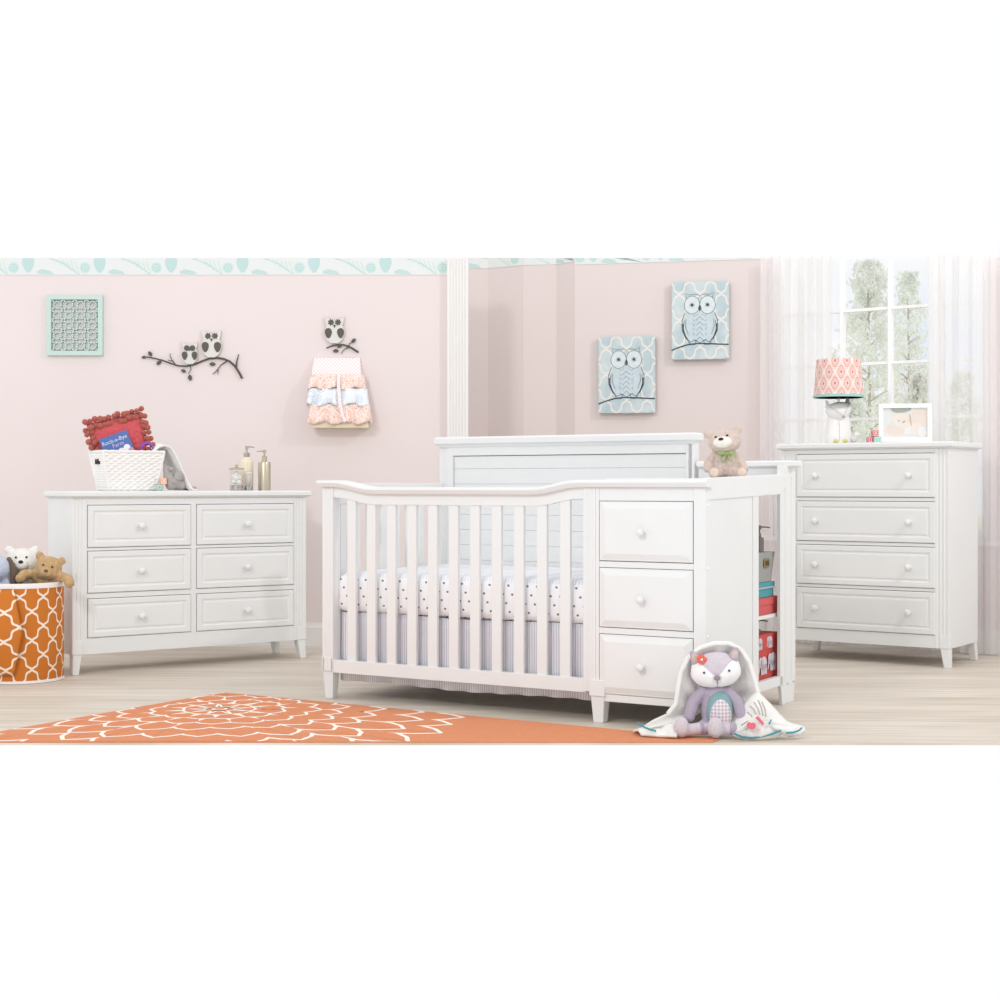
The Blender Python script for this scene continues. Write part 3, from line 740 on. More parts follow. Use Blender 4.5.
# ruffled nappy stacker
def print_mat(name, base, ink, ink2, sc):
    x = NX(name, .95); v = x.n.nodes.new('ShaderNodeTexVoronoi'); v.inputs['Scale'].default_value = sc; x.n.links.new(x.vec, v.inputs['Vector'])
    n1 = x.noise(sc*.35)
    return x.done(x.mix(x.lt(v.outputs[0], .42), base, x.mix(x.gt(n1, .52), ink, ink2)))
CORALP = print_mat('coral_print', (246,228,220), (236,184,168), (242,204,190), 95)
x = NX('blue_floral_print', .95)
v = x.n.nodes.new('ShaderNodeTexVoronoi'); v.inputs['Scale'].default_value = 15; x.n.links.new(x.vec, v.inputs['Vector'])
rg = x.abs(x.sin(x.mul(v.outputs[0], 30)))
BLUEP = x.done(x.mix(x.mul(x.lt(v.outputs[0], .5), x.lt(rg, .4)), (236,240,246), (176,192,218)))
x = NX('pink_lattice_print', .95)
l1 = x.lt(x.abs(x.sin(x.mul(x.add(x.x, x.z), 150))), .30); l2 = x.lt(x.abs(x.sin(x.mul(x.sub(x.x, x.z), 150))), .30)
LATP = x.done(x.mix(x.op('MAXIMUM', l1, l2), (250,243,242), (240,208,210)))
st = thing('nappy_stacker', 'ruffled pink, coral and blue nappy stacker hanging on the wall under the owl hook', 'diaper stacker', W(341, 426, LW)-Vector((0,.002,0)))
def sx(px): return (px-341)*k_*.985
def sz(py): return -(py-426)*k_*.985
b = B(); b.add([(sx(314),-.02,sz(357)),(sx(360.5),-.02,sz(357)),(sx(360.5),0,sz(357)),(sx(314),0,sz(357)),
                (sx(312),-.09,sz(380)),(sx(363),-.09,sz(380)),(sx(363),0,sz(380)),(sx(312),0,sz(380)),
                (sx(312.5),-.13,sz(424)),(sx(371),-.13,sz(424)),(sx(371),0,sz(424)),(sx(312.5),0,sz(424))],
               [(0,1,2,3),(0,4,5,1),(1,5,6,2),(2,6,7,3),(3,7,4,0),(4,8,9,5),(5,9,10,6),(6,10,11,7),(7,11,8,4),(11,10,9,8)])
b.build('body', LATP, st, bevel=.006)
def ruffle(px0, px1, t0, t1, y0, y1, depth, out, mat, seed):
    rnd = random.Random(seed); ph = [rnd.uniform(0,6.28) for _ in range(3)]
    wd = (px1-px0)
    def fn(a, t):                                            # round the front and both sides
        s_ = a*1.5-.25
        grow = (1-t)
        if s_ < 0: X, Y = sx(px0-2.5*grow), -depth*(1+s_*3.6)
        elif s_ > 1: X, Y = sx(px1+2.5*grow), -depth*(1-(s_-1)*3.6)
        else: X, Y = sx(px0-2.5*grow+(wd+5*grow)*s_), -depth
        wv = .012*grow*math.sin(a*44+ph[0])+.008*grow*math.sin(a*71+ph[1])
        Y -= out*grow+wv+.002
        py = (y0+(y1-y0)*grow)+grow*1.6*math.sin(a*26+ph[2])
        return (X, min(Y, -.004), sz(py))
    b = B(); b.grid(90, 7, fn); return b.build('ruffle', mat, st, smooth='all', solid=.003)
ruffle(312.5, 365, 0, 0, 375, 389.5, .095, .02, CORALP, 1)
ruffle(311.5, 368, 0, 0, 389, 406, .112, .022, BLUEP, 2)
ruffle(313, 371, 0, 0, 405, 424, .128, .016, CORALP, 3)
b = B(); b.tube([(sx(340.5),-.1,sz(374)),(sx(341),-.128,sz(388)),(sx(342.5),-.146,sz(404)),(sx(345),-.155,sz(415)),(sx(348),-.158,sz(423))], [.011,.010,.010,.009,.008], 8, flat=.3, up=(0,1,0)); b.build('ribbon', LATP, st, smooth=True)
BEIGE = pm('cream_cotton', (232, 218, 190), .9)
b = B(); b.prism([(sx(314),-.128),(sx(371),-.128),(sx(370),-.004),(sx(315),-.004)], sz(428.5), sz(424)); b.build('base_panel', BEIGE, st)

# ================================================================== CANVASES
x = NX('owl_canvas_ground', .9)
ln = x.trellis(x.x, x.z,   .126, .158, .09, .19); nn = x.noise(11, None, 5)
pal = x.mix(nn, (150,180,190), (226,231,231))
CANV = x.done(x.mix(x.mul(ln, .8), pal, (236,229,222)))
INK = pm('charcoal_ink', (74, 84, 92), .9); INK2 = pm('grey_ink', (128, 134, 138), .9); CREAM = pm('cream_wash', (216, 225, 228), .9, 0, .2, .05, 40); BODYB = pm('blue_wash', (200, 214, 221), .9, 0, .2, .06, 30)
CA = math.atan2(9.166-9.407, 1.598-.464)
def canvas(label, px, py, w, h):
    # hang on the long back wall
    p, q = Vector(PLAN[4]), Vector(PLAN[5]); d = (q-p).normalized(); kk = (px-500)/F
    s_ = (kk*p.y-p.x)/(d.x-kk*d.y); c = p+d*s_
    z = CH-(py-Y0)*c.y/F
    n = Vector((d.y,-d.x))
    t = thing('owl_canvas', label, 'painting', (c.x+n.x*.002, c.y+n.y*.002, z), CA, 'owl canvases on the back wall')
    b = B(); b.box((-w/2,-.052,0),(w/2,-.012,h)); b.box((-w/2+.03,-.012,.03),(w/2-.03,0,h-.03)); b.build('canvas', CANV, t, bevel=.003)
    def P(u, v): return (-w/2+u*w, v*h)
    def fill(pts, mat, e, name='owl_shape'):
        b = B(); b.prism([P(*q) for q in pts], .0522, .0522+e, FRONT); return b.build(name, mat, t)
    def ell(cx, cy, rx_, ry_, n=28): return [(cx+rx_*math.cos(2*math.pi*i/n), cy+ry_*math.sin(2*math.pi*i/n)) for i in range(n)]
    ink = B()
    def line(pts, wd, taper=True):
        n = len(pts); V_ = [Vector(P(*q)) for q in pts]; lo = []; hi = []
        for i in range(n):
            dd = (V_[min(i+1,n-1)]-V_[max(i-1,0)]).normalized(); nn_ = Vector((-dd.y, dd.x))
            ww = .78*wd*h*(.35+.65*math.sin(math.pi*(i+.5)/n) if taper else 1)
            lo.append(V_[i]-nn_*ww); hi.append(V_[i]+nn_*ww)
        vs = [(v_.x,v_.y,.0536) for v_ in lo]+[(v_.x,v_.y,.0536) for v_ in hi]
        ink.add(vs, [(i,i+1,n+i+1,n+i) for i in range(n-1)], FRONT)
    body = [(.50+.29*math.cos(t_)*(1 if math.sin(t_) < .2 else .92), .41+.23*math.sin(t_)) for t_ in [i*2*math.pi/36 for i in range(36)]]
    fill(body, BODYB, .0004, 'owl_body')
    fill(ell(.36,.70,.135,.115), CREAM, .0006, 'owl_face'); fill(ell(.63,.70,.135,.115), CREAM, .0006, 'owl_face')
    for cx in (.36, .63):
        line(ell(cx,.70,.135,.115)+[(cx+.135,.70)], .0032, False)
        for k in range(8):
            a = k*math.pi/4+.3; line([(cx,.70),(cx+.05*math.cos(a),.70+.035*math.sin(a))], .004)
        line(ell(cx,.70,.018,.014, 8)+[(cx+.018,.70)], .006, False)
    line([(.26,.79),(.25,.85),(.33,.83),(.42,.84),(.50,.82),(.57,.84),(.66,.83),(.73,.86),(.72,.79)], .003, False)
    line([(.495,.70),(.47,.655),(.495,.62),(.52,.655),(.495,.70)], .006, False); line([(.495,.69),(.495,.63)], .009)
    for s_ in (-1, 1):
        X = lambda a: .495+s_*a
        line([(X(.26),.60),(X(.31),.50),(X(.31),.38),(X(.24),.27),(X(.16),.22)], .0045, False)
        line([(X(.27),.50),(X(.29),.40),(X(.25),.30),(X(.18),.23)], .006); line([(X(.295),.46),(X(.285),.36),(X(.23),.27)], .011)
        line([(X(.24),.52),(X(.25),.42),(X(.20),.32)], .004)
        for k in range(5):
            line([(X(.04+.015*k),.58-.06*k),(X(.10),.55-.06*k),(X(.13),.59-.06*k)], .0025)
            line([(X(.0),.55-.065*k),(X(.06),.50-.065*k)], .0028)
        line([(X(.20),.23),(X(.17),.19),(X(.08),.19),(X(.07),.24)], .004, False); line([(X(.05),.23),(X(.12),.26)], .004)
    line([(.33,.22),(.42,.25),(.50,.21),(.58,.25),(.67,.22)], .004, False)
    line([(.0,.12),(.12,.155),(.28,.19),(.45,.205),(.65,.20),(.85,.19),(1.0,.185)], .011, False)
    ink.build('ink_drawing', INK, t)
    return t
canvas('canvas of a blue owl on a branch, the lower left one of the pair', 627.7, 413.5, .349, .468)
canvas('canvas of a blue owl on a branch, the upper right one nearer the window', 700.8, 360, .345, .470)

# ================================================================== SOFT TOYS
def furry(name, c, amt=.10, sc=70): return pm(name, c, .95, 0, .1, amt, sc, .8, 260, .3)
FUR_B = furry('beige_plush', (208,189,179)); FUR_T = furry('tan_plush', (196,162,118), .16); FUR_W = furry('white_plush', (238,235,230), .04)
FUR_S = furry('blue_plush', (196,206,224), .05); FUR_D = furry('brown_plush', (112,92,82), .1); MUZ = furry('cream_muzzle', (240,234,224), .03)
GRN = pm('green_ribbon', (150,170,112), .6); YEL = pm('yellow_ribbon', (222,208,120), .5); PADS = furry('pale_paw_pad', (228,206,188), .04)
def teddy(label, loc, rz, s, fur, bow=None, tilt=(0,0,0), pose='sit', muzzle=MUZ, pads=None, group=None, nose=BLACK, roll=0, wide=1, head=1):
    t = thing('teddy_bear', label, 'teddy bear', loc, rz, group)
    t.rotation_euler = (0, roll, rz); t.scale = (1,1,1)
    m = Matrix.Scale(s, 4) @ Matrix.Diagonal((wide,1,1,1))
    HM = m @ Matrix.Translation((0,-.02,.68)) @ Euler(tilt).to_matrix().to_4x4() @ Matrix.Scale(head, 4)
    b = B()
    b.ball((0,.02,.24), (.20,.17,.235), 18, m); b.ball((0,0,.40), (.16,.14,.15), 16, m)
    b.ball((0,0,.02), (.225,.19,.20), 20, HM); b.ball((0,-.06,-.04), (.19,.16,.15), 16, HM)
    for q in (-1, 1):
        b.ball((q*.185,.01,.185), (.075,.045,.075), 12, HM)
        if pose == 'sit':
            b.chain([(q*.15,0,.43),(q*.24,-.05,.30),(q*.27,-.12,.17)], [.075,.075,.07], 10, m)
            b.chain([(q*.12,-.05,.10),(q*.17,-.18,.09),(q*.20,-.27,.085)], [.10,.085,.08], 10, m)
            b.ball((q*.20,-.29,.105), (.085,.06,.105), 12, m)
        else:                                               # arms up over a rim
            b.chain([(q*.15,0,.47),(q*.24,-.06,.58),(q*.36,-.14,.56),(q*.40,-.18,.49)], [.08,.08,.085,.09], 10, m)
            b.chain([(q*.12,-.02,.10),(q*.14,-.08,.07)], [.1,.09], 10, m)
    o = b.build('body', fur, t, remesh=s*.022, fuzz=s*.03)
    b = B(); b.ball((0,-.19,-.035), (.125,.085,.10) if wide > 1.2 else (.105,.085,.085), 16, HM); b.build('muzzle', muzzle, t, smooth='all')
    b = B(); b.ball((0,-.275,.005), (.036,.022,.026), 12, HM); b.build('nose', nose, t, smooth='all')
    for q in (-1, 1):
        b = B(); b.ball((q*.075,-.178,.075), (.017,.012,.017), 10, HM); b.build('eye', BLACK, t, smooth='all')
        if pads and pose == 'sit':
            b = B(); b.ball((q*.20,-.335,.105), (.065,.02,.08), 12, m); b.build('paw_pad', pads, t, smooth='all')
    if bow:
        b = B()
        b.lathe([(.135,-.02),(.155,-.015),(.158,.012),(.14,.022)], 20, m @ Matrix.Translation((0,-.01,.485)))
        for q in (-1, 1):
            b.add([(0,-.165,.475),(q*.05,-.185,.52),(q*.12,-.175,.525),(q*.125,-.17,.45),(q*.05,-.185,.445)], [(0,1,2,3,4)], m)
            b.add([(0,-.17,.475),(q*.02,-.185,.46),(q*.10,-.19,.33),(q*.04,-.195,.32)], [(0,1,2,3)], m)
        b.ball((0,-.175,.475), (.025,.02,.025), 10, m)
        b.build('bow', bow, t, solid=.004*s/.2)
    return t
cw_ = lambda u, v: (CR[0]+u*math.cos(CR[2])-v*math.sin(CR[2]), CR[1]+u*math.sin(CR[2])+v*math.cos(CR[2]))
bx_, by_ = cw_(1.683, .495)
teddy('beige teddy bear with a green bow sitting on the changing cabinet', (bx_, by_, .963), R(4), .215, FUR_B, GRN, (R(-10), R(-10), R(-18)), 'sit', MUZ, PADS, wide=1.32, head=1.12)

# ---------------------------------------------------------------- hamper
HX, HY, HR = -2.305, 7.31, .2
x = NX('orange_trellis_canvas', .85)
ang = x.op('ARCTAN2', x.x, x.mul(x.y, -1))
ln = x.trellis(x.mul(ang, HR), x.z, .112, .136, .10, .17)
ORC = x.done(x.mix(ln, (200,118,46), (240,226,212)))
hp = thing('storage_hamper', 'round orange hamper with a white trellis pattern, full of soft toys', 'hamper', (HX, HY, 0))
b = B(); b.lathe([(.001,.004),(HR*.98,.004),(HR,.012),(HR*1.003,.24),(HR,.458),(HR*.985,.458),(HR*.98,.335),(.001,.325)], 56); b.build('body', ORC, hp, smooth=True)
RIM = pm('white_binding', (236,230,228), .8)
b = B(); b.lathe([(HR*.978,.448),(HR*1.012,.448),(HR*1.015,.464),(HR*.995,.472),(HR*.975,.468),(HR*.978,.448)], 56); b.build('rim', RIM, hp, smooth=True)
b = B(); b.lathe([(HR*.99,.002),(HR*1.012,.002),(HR*1.012,.014),(HR*.99,.016),(HR*.99,.002)], 56); b.build('base_binding', RIM, hp, smooth=True)
LIN = pm('cream_lining', (226,218,206), .9)
b = B(); b.lathe([(.001,.327),(HR*.97,.337),(HR*.97,.37),(HR*.93,.346),(.001,.333)], 40); b.build('lining', LIN, hp, smooth=True)
def flap(a, t):                                            # lid hanging open down the front left
    an = R(-108)+(a-.5)*R(74)*(1-.25*abs(1-2*t))
    z = .445-.40*(1-t)
    rr_ = HR+.012+.045*math.sin(math.pi*(1-t))*(.5+.5*math.sin(math.pi*a))
    return (rr_*math.cos(an), rr_*math.sin(an), z)
b = B(); b.grid(24, 16, flap); fl = b.build('lid_flap', ORC, hp, smooth='all', solid=.006)
teddy('white teddy bear with a yellow bow, at the back of the orange hamper', (HX-.012, HY+.06, .338), R(8), .325, FUR_W, YEL, (R(-4),0,R(6)), 'sit', FUR_W, None)
t = teddy('curly tan teddy bear leaning over the right rim of the orange hamper', (HX+.118, HY-.02, .340), R(6), .285, FUR_T, None, (R(4),R(8),R(4)), 'rim', FUR_T, None, None, FUR_D, R(6))
# blue dog with brown ears
dg = thing('plush_dog', 'pale blue plush dog with long brown ears at the left edge of the hamper', 'soft toy', (HX-.105, HY-.06, .337), R(10)); dg.scale = (.88,.88,.88)
b = B(); b.ball((0,0,.09), (.075,.065,.09), 16); b.ball((0,-.01,.225), (.085,.075,.08), 18); b.ball((0,-.06,.205), (.05,.04,.04), 14)
for q in (-1,1): b.chain([(q*.06,-.01,.15),(q*.08,-.04,.09)], [.028,.026], 10); b.chain([(q*.04,-.03,.03),(q*.05,-.065,.03)], [.032,.03], 10)
b.build('body', FUR_S, dg, remesh=.008, fuzz=.008)
for q in (-1,1):
    b = B(); b.chain([(q*.075,0,.275),(q*.097,-.005,.22),(q*.10,-.012,.15)], [.016,.022,.024], 10, Matrix.Diagonal((1,1.15,1,1))); b.build('ear', FUR_D, dg, remesh=.006, fuzz=.006)
    b = B(); b.ball((q*.03,-.078,.245), .007, 8); b.build('eye', BLACK, dg, smooth='all')
b = B(); b.ball((0,-.10,.215), (.014,.01,.01), 10); b.build('nose', BLACK, dg, smooth='all')

# ---------------------------------------------------------------- fox plush and hooded towel in front of the cabinet
LAV = furry('lavender_plush', (188,176,196), .05); LAV2 = furry('pale_lavender_plush', (210,199,209), .05); FACE = furry('white_face_plush', (243,240,240), .02)
TEAL = pm('teal_satin', (128,162,168), .6); PADL = furry('lilac_pad', (206,196,200), .12, 200); NOSEG = furry('grey_nose', (150,138,142), .05)
x = NX('lilac_check_cotton', .95)
ck = x.gt(x.add(x.sin(x.mul(x.x, 480)), x.sin(x.mul(x.z, 480))), 0)
CHECK = x.done(x.mix(ck, (190,180,190), (228,216,216)))
fx = thing('plush_fox', 'lavender plush fox with a white face sitting on the floor against the cabinet', 'soft toy', (.800, 5.650, .0055), R(-4))
LAVD = furry('deep_lavender_plush', (180,168,185), .05)
b = B()
b.ball((.004,.004,.09), (.058,.040,.085), 18); b.ball((.002,.002,.155), (.045,.033,.04), 14)
for q in (-1,1):
    b.chain([(q*.045,0,.165),(q*.080,-.004,.125),(q*.097,-.016,.07)], [.021,.024,.023], 10)
    b.chain([(q*.035,-.012,.036),(q*.06,-.045,.030)], [.029,.024], 10)
b.build('body', LAVD, fx, remesh=.0045, fuzz=.002)
for q, fxx in ((-1,-.130),(1,-.006)):
    b = B(); b.chain([(q*.04+(.03 if q > 0 else 0),-.03,.030),(fxx*.75+.01,-.058,.029),(fxx,-.080,.032)], [.026,.023,.024], 12); b.ball((fxx,-.084,.041), (.030,.024,.039), 16)
    lg = b.build('lower_leg', LAV2, fx, remesh=.004, fuzz=.0015)
    b = B(); b.ball((fxx,-.1005,.043), (.024,.011,.031), 16); b.build('foot_pad', PADL, lg, smooth='all')
HMX = Matrix.Translation((.0,-.014,.246)) @ Euler((R(3), R(-5), R(0))).to_matrix().to_4x4()
def hy(X, Z):                                              # front of the head, wider towards the cheeks
    wd = .097-.020*max(0, min(1, (Z+.02)/.08)); return -.054*math.sqrt(max(.03, 1-(X/wd)**2*.9-(Z/.068)**2*.9))
def head_fn(a, t):
    th = 2*math.pi*a; ph = math.pi*t; Z = -.064*math.cos(ph); wd = .097-.020*max(0, min(1, (Z+.02)/.08))
    r_ = math.sin(ph)**.75; return (wd*r_*math.cos(th), .052*r_*math.sin(th), Z)
b = B(); b.grid(36, 20, head_fn, HMX); hd_ = b.build('head', LAV2, fx, smooth='all')
def pad(pts, lift, name, mat, parent):
    cxp = sum(p[0] for p in pts)/len(pts); czp = sum(p[1] for p in pts)/len(pts); n = len(pts); P = []
    for i in range(n):                                     # smooth closed outline
        p0_, p1_, p2_, p3_ = pts[i-1], pts[i], pts[(i+1)%n], pts[(i+2)%n]
        for k in range(5):
            u = k/5; f4 = lambda a_,b_,c_,d_: .5*((2*b_)+(-a_+c_)*u+(2*a_-5*b_+4*c_-d_)*u*u+(-a_+3*b_-3*c_+d_)*u**3)
            P.append((f4(p0_[0],p1_[0],p2_[0],p3_[0]), f4(p0_[1],p1_[1],p2_[1],p3_[1])))
    def fn(a, t):
        i = int(round(a*len(P))) % len(P); X = cxp+(P[i][0]-cxp)*(1-t*.999); Z = czp+(P[i][1]-czp)*(1-t*.999)
        return (X, hy(X, Z)+.004-lift*math.sin(min(1,t*1.6)*math.pi/2)-.004*t, Z)
    b = B(); b.grid(len(P), 8, fn, HMX); return b.build(name, mat, parent, smooth='all')
pad([(-.003,-.020),(-.022,.000),(-.048,.026),(-.078,.034),(-.090,.010),(-.088,-.025),(-.062,-.054),(-.028,-.062),(-.003,-.058)], .011, 'cheek', FACE, hd_)
pad([(.003,-.020),(.022,.000),(.048,.026),(.078,.034),(.090,.010),(.088,-.025),(.062,-.054),(.028,-.062),(.003,-.058)], .011, 'cheek', FACE, hd_)
for q in (-1,1):
    b = B(); b.ball((q*.046,hy(q*.046,.002)-.0125,.002), .0046, 10, HMX); b.build('eye', INK, hd_, smooth='all')
    M_ = HMX @ TR((q*.068,-.004,.038), 0, R(q*18), 0)
    e = B(); e.chain([(0,0,0),(0,-.002,.016),(q*.003,-.003,.034)], [.022,.018,.010], 12, M_); eo = e.build('ear', LAVD, hd_, remesh=.004)
    e = B(); e.ball((0,-.016,.015), (.013,.007,.018), 12, M_); e.build('inner_ear', FUR_B, eo, smooth='all')
b = B(); b.ball((0,hy(0,-.022)-.008,-.022), (.012,.007,.010), 12, HMX); b.build('nose', NOSEG, hd_, smooth='all')
b = B(); b.tube([(0,hy(0,-.03)-.010,-.032),(0,hy(0,-.045)-.008,-.046)], .0013, 6, HMX); b.build('mouth_stitch', FUR_D, hd_)
CORAL = pm('coral_felt', (226,108,92), .8)
b = B()
for i in range(5): b.ball((-.050+.011*math.cos(i*1.257),-.040,.048+.011*math.sin(i*1.257)), (.009,.006,.009), 10, HMX)
fl_ = b.build('flower_bow', CORAL, hd_, smooth='all')
b = B(); b.ball((-.050,-.046,.048), (.005,.004,.005), 8, HMX); b.build('flower_centre', FACE, fl_, smooth='all')
b = B(); b.ball((.014,-.020,.088), (.050,.029,.082), 22); b.build('belly_border', TEAL, fx, smooth='all')
b = B(); b.ball((.016,-.027,.078), (.043,.029,.072), 22); b.build('belly_patch', CHECK, fx, smooth='all')

TOWEL = pm('white_terry', (249,247,243), .95, 0, .1, .02, 60, .9, 500, .2); RICK = pm('teal_rickrack', (70,150,165), .8); PKF = pm('pink_applique', (222,104,122), .8); GREYP = pm('grey_print', (176,172,166), .9)
tw = thing('hooded_towel', 'white hooded baby towel draped behind the plush fox, its printed hood on the floor', 'towel', (.832, 5.655, 0))
ox, od = 500+.832/5.655*F, 5.655
def tp(px, py, y=0):                                        # photo point on the plane of the towel -> local
    d = od+y; return ((px-500)/F*d-.832, y, max(.006, CH-(py-Y0)*d/F))
outer = [(637,731),(652,721),(668,714),(676,704),(678,690),(681,672),(688,658),(700,648),(714,643.5),(729,643.5),(741,650),(749,662),(754,678),(758,694),(764,706),(772,716)]
cx_, cz_ = 718, 712
def arch(a, t):
    f_ = a*(len(outer)-1); i = min(int(f_), len(outer)-2); g = f_-i
    px, py = outer[i][0]*(1-g)+outer[i+1][0]*g, outer[i][1]*(1-g)+outer[i+1][1]*g
    s_ = 1-t*.62
    edge = min(1, min(a, 1-a)*6)
    qx = cx_+(px-cx_)*(s_ if px < 700 or px > 735 else s_**.7); qy = cz_+(py-cz_)*s_**.8
    y = -.015+.052*math.sin(min(1,t*1.2)*math.pi/2)*edge+.012*math.sin(a*52+t*3)*t*(1-t)*3*edge
    return tp(qx+1.2*math.sin(a*50)*t, qy, y+.004)
b = B(); b.grid(84, 12, arch); b.build('drape', TOWEL, tw, smooth='all', solid=.009)
def edge_roll(pts, r, name='rolled_edge', mat=TOWEL):
    b = B(); b.tube(pts, r, 10); return b.build(name, mat, tw, smooth=True)
edge_roll([tp(px, py, -.014) for px, py in outer[2:]], .0095)
edge_roll([tp(638,723,-.045),tp(644,727,-.055),tp(650,729.5,-.062),tp(656,731,-.068)], .0036, 'rickrack_trim', RICK)
def sheet_left(a, t):                                     # the end of the towel lying on the floor at the left
    px = 634+(677-634)*a
    d0 = -.100+.115*t
    h = .0125+.016*math.sin(math.pi*min(1,t*1.05))*(.6+.4*math.sin(a*9))+.040*a**1.6*t+.004*math.sin(a*23+t*4)*t
    X = (px-500)/F*(od+d0)-.832+.030*(1-a)*(1-t)
    return (X, d0+.045*(1-a)-.012*math.sin(math.pi*t), h)
b = B(); b.grid(30, 14, sheet_left); b.build('floor_corner', TOWEL, tw, smooth='all', solid=.010)
# hood heaped on the floor at the right
hood = [(733,735),(734,722),(738,712),(745,703),(751,696),(757,691),(763,697),(771,705),(780,715),(787,722),(795,725),(804,727),(806,731),(801,735),(789,736),(784,732),(775,738),(760,741.5),(745,741)]
hc = (762, 722)
def hd(a, t):
    n = len(hood); f_ = (a % 1)*n; i = int(f_) % n; g = f_-int(f_); p, q = hood[i], hood[(i+1) % n]
    px, py = p[0]*(1-g)+q[0]*g, p[1]*(1-g)+q[1]*g
    qx, qy = hc[0]+(px-hc[0])*(1-t), hc[1]+(py-hc[1])*(1-t)
    low = max(0, (qy-715)/26)
    y = -.040*low+.030*(1-low)-.046*math.sin(min(1,t*1.3)*math.pi/2)-.008*math.sin(a*38)*t*(1-t)*2
    return tp(qx, qy, y-.045)
b = B(); b.grid(76, 10, hd); b.build('hood', TOWEL, tw, smooth='all', solid=.008)
edge_roll([tp(px, py, -.098) for px, py in [(734,733.5),(742,737),(752,738),(762,736.5),(772,734),(781,730.5)]], .0036, 'rickrack_trim', RICK)
edge_roll([tp(px, py, -.092) for px, py in [(786,733),(793,732.5),(799,730.5),(802,727.5)]], .0034, 'rickrack_trim', RICK)
def patch(name, pts, y, mat):
    b = B(); n = len(pts); b.add([tp(px, py, y) for px, py in pts]+[tp(px, py, y+.02) for px, py in pts], [list(range(n))]+[(i,(i+1)%n,n+(i+1)%n,n+i) for i in range(n)]); return b.build(name, mat, tw)
patch('pink_heart', [(751,729.5),(747,727),(746.5,723.5),(749,722),(751.5,723),(754,722.5),(756,725),(755,728.5)], -.128, PKF)
patch('pink_stripe', [(755,718),(758,716),(764,723),(763,725.5)], -.124, PKF)
for fx0, fy0, fx1, fy1 in ((754,702,760,715),(758,700,763,716),(762,702,766,717),(750,706,756,714),(747,712,752,717)):
    edge_roll([tp(fx0,fy0,-.100), tp((fx0+fx1)/2+1,(fy0+fy1)/2,-.108), tp(fx1,fy1,-.114)], .0026, 'feather_print', GREYP)
patch('teal_stitch', [(768,724),(771,719),(772,720),(770,724.5)], -.118, RICK)
patch('ink_stitch', [(741,725),(748,720.5),(748.3,721),(741.5,725.8)], -.122, INK)
# ================================================================== ON THE LEFT DRESSER
DZ = .9055; DANG = R(36.25)
def dw(u, v, z=DZ): return (-2.095+u*math.cos(DANG)-v*math.sin(DANG), 7.446+u*math.sin(DANG)+v*math.cos(DANG), z)
WICK = pm('white_wicker', (240,238,236), .7, 0, .25, .03, 40); DKH = pm('hole_shade_paint', (58,44,34), .9)
bk = thing('wicker_basket', 'white woven basket of baby things standing on the left dresser', 'basket', dw(.343, .150), DANG)
HB, W0, W1, D0_, D1_ = .196, .125, .163, .072, .094        # height; half widths and depths, bottom and top
def wall_fn(side):
    def fn(a, t):
        w = W0+(W1-W0)*t; d = D0_+(D1_-D0_)*t
        rows, cols = 15, 14 if side in 'fb' else 10
        weave = .0035*math.sin(t*rows*math.pi)*math.sin(a*cols*math.pi+(0 if int(t*rows) % 2 else math.pi))
        weave = .0032*abs(math.sin(t*rows*math.pi))+.0026*math.sin(a*cols*math.pi)*(1 if int(t*rows-1e-6) % 2 else -1)
        z = .004+HB*t
        if side == 'f': return (-w+2*w*a, -d-weave, z)
        if side == 'b': return (w-2*w*a, d+weave, z)
        if side == 'l': return (-w-weave, d-2*d*a, z)
        return (w+weave, -d+2*d*a, z)
    return fn
b = B()
for sd in 'flbr': b.grid(56, 60, wall_fn(sd))
b.box((-W0,-D0_,0),(W0,D0_,.008)); b.build('body', WICK, bk, smooth='all')
b = B()
for i in range(4):
    c4 = [(-W1,-D1_),(W1,-D1_),(W1,D1_),(-W1,D1_)]; p, q = c4[i], c4[(i+1) % 4]
    n = 24
    b.tube([(p[0]+(q[0]-p[0])*k/n, p[1]+(q[1]-p[1])*k/n, HB+.003+.0015*math.sin(k*2.2)) for k in range(n+1)], .0065, 8)
for i in range(4):
    sx_, sy_ = ((-1,-1),(1,-1),(1,1),(-1,1))[i]
    b.tube([(sx_*W0,sy_*D0_,.003),(sx_*W1,sy_*D1_,HB)], .006, 8)
b.build('rim', WICK, bk, smooth=True)
b = B(); xx = -W0-(W1-W0)*.74-.0045; b.box((xx-.002,-.026,.135),(xx+.004,.026,.160)); b.build('handle_hole_shade', DKH, bk)  # dark plate painted as the shade inside a handle hole; weave uncut
# cushion with a pom-pom border, leaning in the basket
CORALK = pm('coral_knit', (208,92,98), .95, 0, .1, .14, 70, .9, 180, .3); POM = pm('coral_pompom', (184,96,84), .95, 0, .1, .18, 180, 1, 300, .3)
cu_o = dw(.352, .160, DZ+.098)
cu = thing('pompom_cushion', 'coral knitted cushion with a pom-pom border, standing in the white basket', 'cushion', cu_o, R(18))
cu.rotation_euler = (R(-5), R(-14), R(24))
cwid, chei = .140, .285
def cush(a, t):
    X, Z = (2*a-1)*min(1, .66+.6*t), t
    e = max(0, (1-abs(X)**3)*(1-abs(2*t-1)**3))
    return (X*cwid, -.034*e**.5-.0025*abs(math.sin(t*30))*e-.002*abs(math.sin(a*26+3*math.floor(t*30/3.1416)))*e, Z*chei)
def cush2(a, t):
    X = (2*a-1)*min(1, .66+.6*t); e = max(0, (1-abs(X)**3)*(1-abs(2*t-1)**3)); return (X*cwid, .03*e**.5, t*chei)
b = B(); b.grid(30, 60, cush); b.grid(16, 20, cush2); b.build('cover', CORALK, cu, smooth='all')
rnd = random.Random(4); first = None; spots = []
for i in range(13): spots += [(-cwid-.005+(2*cwid+.01)*i/12, chei+.008), (-cwid+.005+(2*cwid-.01)*(i+.5)/12.6, chei-.026)]
